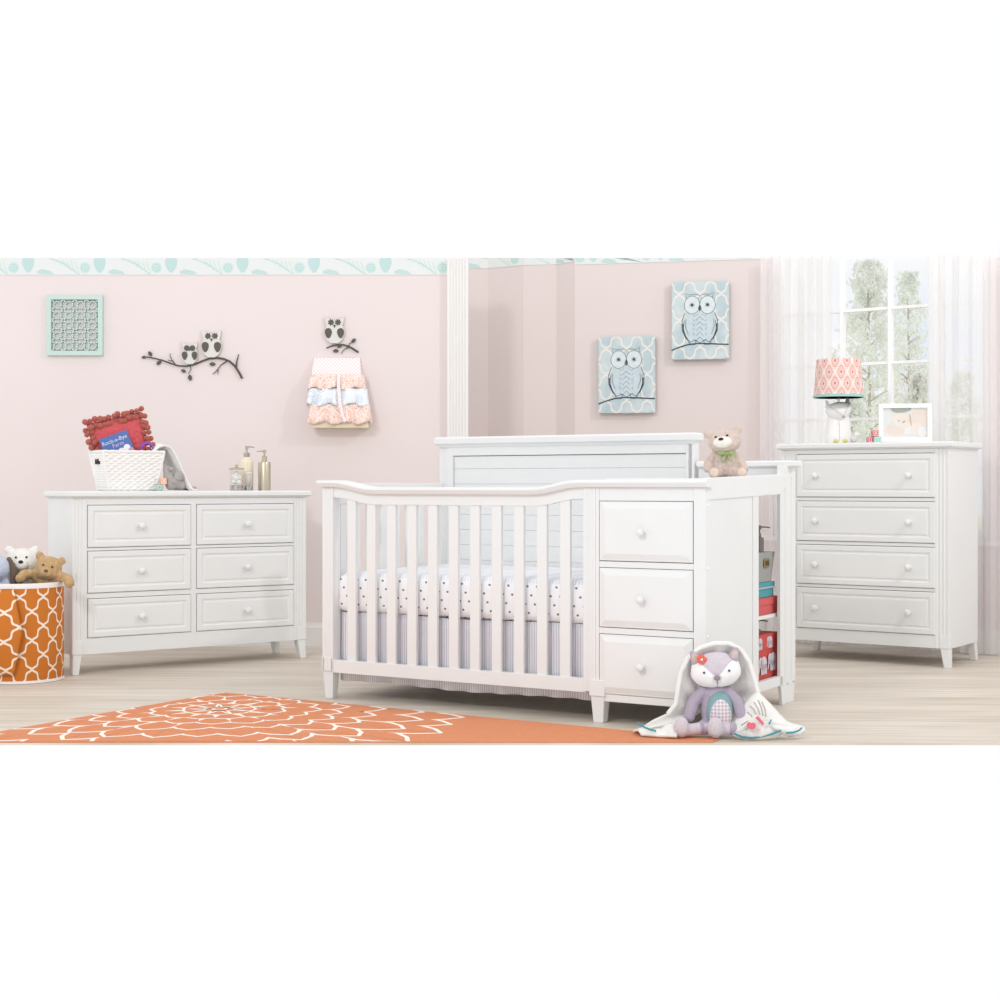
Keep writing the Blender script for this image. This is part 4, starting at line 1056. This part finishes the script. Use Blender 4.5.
for i in range(8):
    spots += [(cwid+.012, chei-.03-.030*i), (cwid-.012, chei-.05-.030*i)]
    if i < 4: spots += [(-cwid-.012, chei-.03-.030*i), (-cwid+.016, chei-.05-.030*i)]
for i, (X, Z) in enumerate(spots):
    loc = (X+rnd.uniform(-.004,.004), -.022+rnd.uniform(-.012,.008), Z+rnd.uniform(-.005,.007))
    if first is None:
        b = B(); b.ball((0,0,0), .0155, 14)
        b.V = [v*(1+.16*noise.noise(v*180)) for v in b.V]; first = b.build('pom_pom', POM, cu, smooth='all'); first.location = loc
    else:
        c_ = copy_part(first, cu, loc); c_.rotation_euler = (rnd.uniform(0,6), rnd.uniform(0,6), 0); c_.scale = (rnd.uniform(.85,1.12),)*3
# board book
BBLUE = pm('book_blue', (84,112,176), .4); BPAGE = pm('book_pages', (214,200,176), .8); TWHITE = pm('lettering_pale_blue', (212,226,244), .6); TLIL = pm('lettering_lilac', (206,198,232), .6)
book = thing('board_book', 'blue board book with pale lettering, standing in the white basket', 'book', dw(.312, .092, DZ+.124), 0)
book.rotation_euler = (R(-6), R(-20), R(22))
b = B(); b.box((-.076,-.006,0),(.070,-.004,.172)); b.box((-.076,.012,0),(.070,.014,.172)); b.box((-.076,-.004,0),(-.073,.012,.172)); b.build('cover', BBLUE, book)
b = B(); b.box((-.0725,-.0038,.002),(.067,.0118,.170)); b.build('pages', BPAGE, book)
TM = lambda x_, z_, r_=0: Matrix.Translation((x_,-.0072,z_)) @ FRONT @ Matrix.Rotation(R(r_), 4, 'Z')
text_mesh('Rock-a-Bye', .0285, .0008, 'title', TWHITE, book, TM(-.006,.142,2))
text_mesh('Farm', .030, .0008, 'title', TLIL, book, TM(.004,.116,1))
SHEEP = pm('book_picture_white', (240,236,240), .6); SHEEP2 = pm('book_picture_mauve', (190,160,196), .6)
b = B()
for i, (X, Z, r_) in enumerate([(-.05,.075,.016),(-.02,.085,.013),(.01,.078,.018),(.04,.088,.017),(.055,.07,.013),(-.035,.06,.02),(.02,.055,.02)]):
    b.mi = i % 3 == 1; b.prism([(X+r_*math.cos(t), Z+r_*math.sin(t)) for t in [k*math.pi/7 for k in range(14)]], .0062, .0068+.0002*i, FRONT)
b.build('cover_picture', [SHEEP, SHEEP2], book)
# purple teething ring with beads
PURP = pm('purple_plastic', (140,80,200), .35)
rg = thing('toy_ring', 'purple toy ring poking out of the white basket beside the book', 'toy', dw(.425, .088, DZ+.192), R(30))
b = B(); n = 28; b.tube([(.034*math.cos(2*math.pi*i/n), .004*math.sin(2*math.pi*i/n*2), .018+.034*math.sin(2*math.pi*i/n)) for i in range(n+1)], .0055, 10); b.build('ring', PURP, rg, smooth='all')
b = B(); b.ball((.024,-.004,.004), (.014,.010,.016), 12); b.build('bead', pm('charcoal_plastic', (80,84,88), .4), rg, smooth='all')
b = B(); b.ball((-.040,-.008,.000), (.022,.012,.012), 12); b.build('bead', pm('peach_plastic', (232,170,120), .4), rg, smooth='all')
# draped blanket
BLK = pm('white_fleece', (244,243,242), .95, 0, .1, .02, 40, .6, 300, .2); GEL = pm('grey_fleece', (176,170,166), .95, 0, .1, .1, 50, .8, 300, .2)
tb = thing('draped_blanket', 'white fleece blanket with a grey hood, hanging out of the basket onto the dresser', 'blanket', dw(.492, .15), DANG)
path = [(-.052,-.03,.196),(-.036,-.03,.214),(-.012,-.025,.230),(.02,-.01,.236),(.052,-.01,.222),(.075,-.01,.180),(.095,-.012,.130),(.115,-.014,.080),(.135,-.016,.040),(.155,-.02,.012),(.175,-.02,.008)]
def bl(a, t):
    f_ = a*(len(path)-1); i = min(int(f_), len(path)-2); g = f_-i; p = Vector(path[i]).lerp(Vector(path[i+1]), g)
    fold = math.sin(t*15+a*3)
    spread = .06+.06*a
    return (p.x+.008*fold*a, p.y+(t-.5)*2*spread, max(.006, p.z+.008*fold*(1-a*.5)-.02*abs(t-.5)))
b = B(); b.grid(44, 26, bl); b.build('blanket', BLK, tb, smooth='all', solid=.007)
b = B(); b.chain([(.030,-.085,.110),(.038,-.095,.070),(.046,-.100,.03)], [.018,.030,.028], 12); b.chain([(.055,-.105,.045),(.100,-.10,.028)], [.03,.026], 12)
ho = b.build('hood', GEL, tb, remesh=.005, fuzz=.004)
b = B(); b.ball((.078,-.126,.074), (.027,.011,.026), 16); b.build('hood_ear', GEL, ho, smooth='all')
b = B(); b.ball((.040,-.116,.112), (.013,.009,.012), 12); b.build('hood_ear', GEL, ho, smooth='all')
b = B(); b.chain([(.115,-.08,.024),(.16,-.06,.014),(.21,-.04,.012)], [.022,.014,.011], 10); b.build('blanket_tail', GEL, tb, remesh=.005, fuzz=.003)
# alphabet blocks
def block(label, loc, rz, s, col, ink, letters, group):
    t = thing('alphabet_block', label, 'toy block', loc, rz, group)
    b = B(); b.box((-s/2,-s/2,0),(s/2,s/2,s)); b.build('cube', col, t, bevel=s*.07)
    b = B()
    for M in (Matrix.Identity(4), Matrix.Rotation(R(-90), 4, 'Z')):
        y = -s/2-.0006; e = s*.40; w = s*.07
        for (a0, b0, a1, b1) in ((-e,-e,e,-e+w),(-e,e-w,e,e),(-e,-e+w,-e+w,e-w),(e-w,-e+w,e,e-w)):
            b.add([(a0,y,s/2+b0),(a1,y,s/2+b0),(a1,y,s/2+b1),(a0,y,s/2+b1)], [(0,1,2,3)], M)
    b.build('border_print', ink, t)
    text_mesh(letters, s*.72, s*.012, 'letter', ink, t, Matrix.Translation((0,-s/2-.0004,s/2)) @ FRONT)
    return t
BGRN = pm('block_green', (110,172,150), .5); BPEA = pm('block_peach', (240,176,150), .5); BPNK = pm('block_pink', (226,120,138), .5); BCOR = pm('block_coral', (214,104,112), .5); BTEA = pm('block_teal', (140,208,186), .5); PALE = pm('block_print_pale', (240,238,232), .6)
block('green alphabet block on the left dresser at the foot of the basket', dw(.474, .040), DANG+R(-25), .032, BGRN, PALE, 'D', 'alphabet blocks on the left dresser')
block('peach alphabet block stacked on the green block, beside the wicker basket', dw(.492, .042, DZ+.0326), DANG+R(-10), .032, BPEA, PALE, 'B', 'alphabet blocks on the left dresser')
# jar of cotton balls
CG = bpy.data.materials.new('clear_glass'); CG.use_nodes = True; n_ = CG.node_tree; n_.nodes.remove(n_.nodes['Principled BSDF'])
a1 = n_.nodes.new('ShaderNodeBsdfTransparent'); a1.inputs[0].default_value = (.985,.985,.98,1); a2 = n_.nodes.new('ShaderNodeBsdfGlossy'); a2.inputs['Roughness'].default_value = .05
a3 = n_.nodes.new('ShaderNodeMixShader')
a3.inputs[0].default_value = .09; n_.links.new(a1.outputs[0], a3.inputs[1]); n_.links.new(a2.outputs[0], a3.inputs[2]); n_.links.new(a3.outputs[0], n_.nodes['Material Output'].inputs[0])
COT = pm('cotton_white', (250,249,248), .95); GOLD = pm('warm_steel', (196,188,168), .3, .9); CHROME = pm('chrome', (190,186,184), .15, .95)
jar = thing('cotton_jar', 'glass jar of cotton balls with a steel lid on the left dresser', 'jar', dw(.935, .10), DANG)
b = B(); b.lathe([(.030,.028),(.034,.03),(.035,.112),(.033,.112),(.032,.034),(.001,.032)], 28); b.build('glass', CG, jar, smooth=True)
b = B(); b.lathe([(.001,0),(.033,0),(.034,.004),(.034,.029),(.001,.0315)], 28); b.build('base', CHROME, jar, smooth=True)
b = B(); b.lathe([(.001,.112),(.040,.112),(.041,.115),(.038,.119),(.012,.124),(.005,.127),(.005,.131),(.008,.136),(.006,.142),(.001,.143)], 28); b.build('lid', GOLD, jar, smooth=True)
rnd = random.Random(2)
for i, (X, Y, Z) in enumerate([(-.013,0,.047),(.012,-.006,.045),(.0,.012,.049),(.004,-.010,.068),(-.013,-.004,.074),(.012,.008,.070),(-.002,.002,.09)]):
    b = B(); b.ball((X,Y,Z), (.0135,.013,.0125), 12); o = b.build('cotton_ball', COT, smooth='all')
    o.location = dw(.935, .10); tag(o, 'white cotton ball inside the lidded glass jar', 'cotton ball', 'cotton balls in the jar')
# dispensers
def pump(t, r, h, mat, pmat, sp, neck=.02, glass=False):
    b = B(); b.lathe([(.001,0),(r,0),(r,h*.97),(r*.95,h),(r*.4,h+.003)], 28); b.build('bottle', mat, t, smooth=True)
    b = B(); b.lathe([(r*.42,h),(r*.42,h+neck),(r*.3,h+neck+.004),(.004,h+neck+.006),(.004,h+neck+.018),(.009,h+neck+.02),(.0095,h+neck+.036),(.001,h+neck+.038)], 18); po = b.build('pump', pmat, t, smooth=True)
    b = B(); z = h+neck+.029; b.tube([(0,0,z),(sp*.025,0,z+.001),(sp*.045,0,z-.002)], .0032, 8); b.build('spout', pmat, po, smooth=True)
p1 = thing('pump_dispenser', 'brushed steel pump dispenser, last item at the right end of the left dresser', 'dispenser', dw(1.10, .10), DANG)
pump(p1, .0335, .152, GOLD, GOLD, -1, .030)
LIQ = pm('cream_lotion', (236,224,200), .35)
p2 = thing('lotion_bottle', 'cream pump bottle on the left dresser, behind the jar and left of the steel dispenser', 'dispenser', dw(1.040, .190), DANG)
b = B(); b.lathe([(.001,0),(.034,0),(.036,.004),(.036,.150),(.030,.166),(.016,.178),(.014,.184)], 28); b.build('bottle', LIQ, p2, smooth=True)
b = B(); b.lathe([(.016,.182),(.017,.184),(.017,.204),(.006,.206),(.005,.222),(.009,.224),(.009,.240),(.001,.242)], 18); po = b.build('pump', CHROME, p2, smooth=True)
b = B(); b.tube([(0,0,.235),(.03,0,.236),(.045,0,.233)], .003, 8); b.build('spout', CHROME, po, smooth=True)
p3 = thing('swab_holder', 'small glass swab holder between the cotton jar and the steel dispenser', 'jar', dw(1.010, .115), DANG)
b = B(); b.lathe([(.022,.022),(.025,.024),(.025,.105),(.0235,.105),(.023,.026),(.001,.025)], 24); b.build('glass', CG, p3, smooth=True)
b = B(); b.lathe([(.001,0),(.024,0),(.025,.003),(.025,.023),(.001,.0245)], 24); b.build('base', CHROME, p3, smooth=True)
b = B()
for i in range(9):
    a = i*2.4; r_ = .003+.0017*i; b.tube([(r_*math.cos(a),r_*math.sin(a),.027),(r_*1.1*math.cos(a),r_*1.1*math.sin(a),.088)], .0012, 6); b.ball((r_*1.1*math.cos(a),r_*1.1*math.sin(a),.092), (.0032,.0032,.006), 8)
o = b.build('cotton_swabs', COT, smooth='all'); o.location = dw(1.010, .115); tag(o, 'bunch of white cotton swabs standing in the small glass holder', 'cotton swabs', None, 'stuff')

# ================================================================== ON THE TALL CHEST
CZ = 1.1585; CANG = R(-34.9)
def chw(u, v, z=CZ): return (1.531+u*math.cos(CANG)-v*math.sin(CANG), 8.275+u*math.sin(CANG)+v*math.cos(CANG), z)
CERW = pm('white_ceramic', (242,240,238), .25, 0, .5); LIME = pm('lime_glaze', (206,204,112), .4); GREYC = pm('grey_glaze', (172,168,168), .4); LINE = pm('grey_line_glaze', (206,202,204), .5)
lamp = thing('fox_lamp', 'table lamp with white ceramic fox base and coral patterned shade on the chest', 'lamp', chw(.247, .20, CZ+.002), R(-6))
b = B()
b.lathe([(.001,0),(.066,0),(.070,.006),(.070,.05),(.063,.105),(.055,.15),(.048,.165),(.001,.17)], 30, Matrix.Diagonal((1,.72,1,1)))
b.build('base', CERW, lamp, smooth=True)
b = B()
def fxh(a, t):
    th = 2*math.pi*a; ph = math.pi*t; Z = -.052*math.cos(ph); r_ = math.sin(ph)**.8
    wd = .074-.028*max(0, min(1, (-Z+.01)/.06)); y = .05*r_*math.sin(th)
    if y < 0 and Z < .01: y *= 1+.35*(1-abs(math.cos(th)))
    return (wd*r_*math.cos(th), y, Z)
b.grid(36, 18, fxh, Matrix.Translation((.0,-.014,.174)) @ Euler((R(-4), R(-8), R(10))).to_matrix().to_4x4()); hd2 = b.build('head', CERW, lamp, smooth='all')
HL = Matrix.Translation((.0,-.014,.174)) @ Euler((R(-4), R(-8), R(10))).to_matrix().to_4x4()
for q in (-1,1):
    b = B(); b.frustum((-.018,-.010),(.018,.012),0,(q*.008-.003,-.002),(q*.008+.003,.003),.042, HL @ TR((q*.052,0,.030))); b.build('ear', CERW if q < 0 else GREYC, hd2, bevel=.003)
    b = B(); b.tube([(q*.060,-.040,.030),(q*.030,-.056,.004),(q*.006,-.066,-.028)], .0016, 6, HL); b.build('face_line', LINE, hd2)
b = B(); b.ball((0,-.070,-.036), (.009,.007,.007), 12, HL); b.build('nose', GREYC, hd2, smooth='all')
b = B(); b.tube([(0,-.0515,.012),(0,-.0500,.06),(0,-.044,.115)], .0016, 6); b.build('leg_line', LINE, lamp)
for X in (-.020, .030):
    b = B(); b.ball((X,-.048,.012), (.014,.012,.012), 14); b.build('toe', LIME, lamp, smooth='all')
b = B(); b.tube([(.055,.01,.034),(.085,.0,.024),(.098,-.012,.028),(.096,-.022,.048),(.088,-.02,.060)], [.018,.019,.018,.014,.006], 12); b.build('tail', CERW, lamp, smooth=True)
b = B(); b.lathe([(.006,.215),(.006,.262),(.010,.264),(.010,.29),(.001,.292)], 16); b.build('stem', CHROME, lamp, smooth=True)
x = NX('coral_ogee_shade', .9)
ang = x.op('ARCTAN2', x.x, x.mul(x.y, -1)); uu = x.mul(ang, .13)
fld = x.mul(x.abs(x.add(x.cos(x.mul(ang, 12)), x.cos(x.mul(x.sub(x.z, .262), 2*math.pi/.122)))), .5)
rd = lambda lo, hi: x.mul(x.gt(fld, lo), x.lt(fld, hi))
mk = x.op('MINIMUM', x.add(x.add(x.add(rd(.36,.50), x.mul(rd(.60,.84), .45)), x.gt(fld, .94)), x.mul(rd(.13,.22), .5)), 1)
SHADE = x.done(x.mix(mk, (252,240,234), (226,124,110)))
tl_ = x.n.nodes.new('ShaderNodeBsdfTranslucent'); ms_ = x.n.nodes.new('ShaderNodeMixShader'); ms_.inputs[0].default_value = .15
x.n.links.new(x.b.inputs['Base Color'].links[0].from_socket, tl_.inputs[0]); x.n.links.new(x.b.outputs[0], ms_.inputs[1]); x.n.links.new(tl_.outputs[0], ms_.inputs[2]); x.n.links.new(ms_.outputs[0], x.n.nodes['Material Output'].inputs[0])
b = B(); zb_, zt_ = .255, .458
b.lathe([(.134,zb_),(.119,zt_),(.117,zt_),(.132,zb_),(.134,zb_)], 56); b.build('shade', SHADE, lamp, smooth=True)
TEALT = pm('teal_trim', (164,206,200), .8)
b = B(); b.lathe([(.133,zb_-.004),(.137,zb_-.004),(.137,zb_+.008),(.135,zb_+.010),(.133,zb_+.008),(.133,zb_-.004)], 56); b.build('shade_trim', TEALT, lamp, smooth=True)
b = B()
for a in range(3): b.tube([(0,0,.288),(.12*math.cos(a*2.094),.12*math.sin(a*2.094),.40)], .0015, 6)
b.tube([(.118*math.cos(a*.2244),.118*math.sin(a*.2244),.40) for a in range(29)], .0015, 6); b.build('shade_spider', CHROME, lamp)
# picture frame
FW = pm('white_frame', (246,244,243), .4)
pf = thing('picture_frame', 'white picture frame holding a photo of a sleeping baby, on the tall chest', 'picture frame', chw(.640, .15, CZ+.003), R(-8))
pf.rotation_euler = (R(-6), 0, R(-12))
w_, h_, m_ = .136, .204, .023
b = B(); b.box((-w_,-.014,0),(w_,.006,m_)); b.box((-w_,-.014,h_-m_),(w_,.006,h_)); b.box((-w_,-.014,m_),(-w_+m_,.006,h_-m_)); b.box((w_-m_,-.014,m_),(w_,.006,h_-m_)); b.build('frame', FW, pf, bevel=.002)
cols = [pm('photo_grey', (238,242,243), .6), pm('photo_skin', (244,229,219), .6), pm('photo_skin_light', (249,237,228), .6), pm('photo_white', (246,244,244), .6), pm('photo_hat_green', (168,176,162), .6), pm('photo_shadow', (198,172,158), .6)]
b = B(); X0, X1, Z0, Z1 = -w_+m_, w_-m_, m_, h_-m_
b.box((X0,0,Z0),(X1,.004,Z1)); lay = 0
def ph(pts, mi):
    global lay
    lay += 1; b.mi = mi
    b.add([(X0+(X1-X0)*min(1,max(0,px)), -.0002-.0002*lay, Z0+(Z1-Z0)*min(1,max(0,py))) for px, py in pts], [list(range(len(pts)))])
def el(cx, cy, rx_, ry_, rot=0): return [(cx+rx_*math.cos(t)*math.cos(rot)-ry_*math.sin(t)*math.sin(rot), cy+rx_*math.cos(t)*math.sin(rot)+ry_*math.sin(t)*math.cos(rot)) for t in [k*math.pi/14 for k in range(28)]]
ph([(0,.25),(.12,.35),(.25,.55),(.42,.45),(.5,.1),(.35,0),(0,0)], 2); ph(el(.30,.32,.24,.22,.5), 1); ph(el(.40,.62,.20,.28,.3), 2); ph(el(.80,.58,.24,.44,-.2), 1); ph(el(.66,.30,.22,.2), 2)
ph([(.16,1),(.64,1),(.62,.92),(.50,.86),(.30,.84),(.20,.90)], 4); ph([(.20,.60),(.32,.52),(.40,.38),(.37,.36),(.28,.48),(.19,.55)], 3); ph(el(.55,.22,.09,.12), 3); ph(el(.87,.2,.11,.18), 3)
ph(el(.47,.54,.025,.05,-.6), 5); ph(el(.36,.58,.015,.03,-.5), 5); ph(el(.62,.6,.012,.2,.1), 5); ph([(0,.22),(.10,.12),(.22,.02),(.22,0),(0,0)], 3)
b.build('photo', cols, pf, recalc=False)
b = B(); b.add([(X0,-.0072,Z0),(X1,-.0072,Z0),(X1,-.0072,Z1),(X0,-.0072,Z1),(X0,-.006,Z0),(X1,-.006,Z0),(X1,-.006,Z1),(X0,-.006,Z1)], [(0,1,2,3),(7,6,5,4),(0,4,5,1),(1,5,6,2),(2,6,7,3),(3,7,4,0)]); b.build('glass', CG, pf)
b = B(); b.frustum((-.02,.07),(.02,.073),.009,(-.02,.006),(.02,.009),h_*.7); b.build('easel_back', FW, pf)
# three little blocks by the frame
for lab, u, v, z, rz, c_, ltr in (('pink alphabet block on the tall chest, lower left of the three by the frame', .470, .09, 0, 8, BPNK, 'J'), ('teal alphabet block on the tall chest, lower right of the three by the frame', .512, .09, 0, -14, BTEA, 'S'), ('coral alphabet block on top of the pink and teal ones, beside the frame', .496, .09, .0334, 5, BCOR, 'A')):
    block(lab, chw(u, v, CZ+z), R(rz), .033, c_, PALE, ltr, 'alphabet blocks on the tall chest')

# ================================================================== ON THE CABINET SHELVES
def cwz(u, v, z): x_, y_ = cw_(u, v); return (x_, y_, z)
GBIN = pm('grey_canvas_bin', (156,156,154), .85, 0, .2, .05, 60); TBOX = pm('teal_box_card', (76,152,158), .7); CBOX = pm('coral_box_card', (206,92,92), .7); EBOX = pm('red_box_card', (196,74,70), .7); BRASS = pm('antique_brass', (150,130,70), .3, .8); GUN = pm('gunmetal', (120,116,110), .25, .9); LILP = pm('lilac_print', (206,198,206), .8)
SA = CR[2]+R(90)                                            # boxes face the open side
def boxy(name, label, cat, v, z, wd, dp, h, mat, lid=None, taper=0, u=1.776):
    t = thing(name, label, cat, cwz(u, v, z), SA)           # local x runs back along the shelf, -y faces out... 
    return t
# shelf boxes are placed with their near face at u=1.776; local +x = towards the wall (v), local +y = into the cabinet
SB = .3905
def sbox(name, label, cat, v0, v1, z, h, depth, mat, lidh=0, lidmat=None, flare=0, u=1.774):
    t = thing(name, label, cat, cwz(u, (v0+v1)/2, z), SA); w = (v1-v0)/2
    b = B()
    if flare: 
        b.frustum((-w,0),(w,depth),0,(-w-flare,-.004),(w+flare,depth+.004),h)
    else: b.box((-w,0,0),(w,depth,h-lidh*.2))
    b.build('body', mat, t, bevel=.002)
    if lidh: b = B(); b.box((-w-.004,-.004,h-lidh),(w+.004,depth+.004,h+.001)); b.build('lid', lidmat or mat, t, bevel=.002)
    return t
t = sbox('gift_box', 'coral card box at the bottom of the stack on the middle shelf', 'box', .60, .868, SB+.0005, .070, .22, CBOX, .030)
t = sbox('gift_box', 'teal card box between the coral box and the grey bin', 'box', .60, .815, SB+.073, .062, .20, TBOX, .026); 
b = B()
for i in range(16): b.ball((-.10+.0134*i,-.0045,.040), .004, 6)
b.build('beaded_trim', LILP, t)
gb = sbox('storage_bin', 'grey tapered bin with a brass label holder, on top of the teal box', 'storage bin', .62, .790, SB+.137, .125, .17, GBIN, 0, None, .030)
b = B(); b.box((-.018,-.010,.062),(.040,-.003,.098)); o = b.build('label_holder', BRASS, gb, bevel=.006)
b = B(); b.box((-.008,-.0112,.070),(.030,-.0095,.090)); b.build('label_card', pm('dark_label', (56,48,24), .5), o)
p4 = thing('pump_dispenser', 'dark steel pump dispenser on the grey bin in the cabinet shelves', 'dispenser', cwz(1.744, .728, SB+.2635), R(0))
pump(p4, .019, .060, GUN, GUN, 1, .014)
eb = sbox('elephant_box', 'red lidded box printed with pale elephants, on the bottom cabinet shelf', 'box', .60, .868, .1205, .186, .24, EBOX, .060)
def elephant(parent, cx, cz, s, flip=1):
    b = B(); M = Matrix.Translation((cx,0,cz)) @ FRONT @ Matrix.Diagonal((s*flip,s,1,1))
    e = lambda x_, y_, rx_, ry_: b.prism([(x_+rx_*math.cos(t), y_+ry_*math.sin(t)) for t in [k*math.pi/9 for k in range(18)]], .0045, .0052, M)
    e(0,.55,.42,.34); e(-.42,.62,.24,.26)
    for x_ in (-.28,-.08,.14,.32): b.prism([(x_-.08,0),(x_+.08,0),(x_+.09,.5),(x_-.09,.5)], .0045, .0052, M)
    b.prism([(-.62,.62),(-.48,.60),(-.56,.25),(-.62,.12),(-.72,.10),(-.70,.18),(-.66,.30)], .0045, .0052, M)
    b.build('elephant_print', LILP, parent)
elephant(eb, .062, .030, .085, 1); elephant(eb, -.045, .022, .085, 1)
elephant(eb, .03, .128, .055, 1); elephant(eb, -.085, .128, .055, 1)
p5 = thing('pump_dispenser', 'small steel pump dispenser standing on the red elephant box', 'dispenser', cwz(1.735, .725, .1205+.1875), R(0))
pump(p5, .016, .018, GUN, GUN, 1, .008)
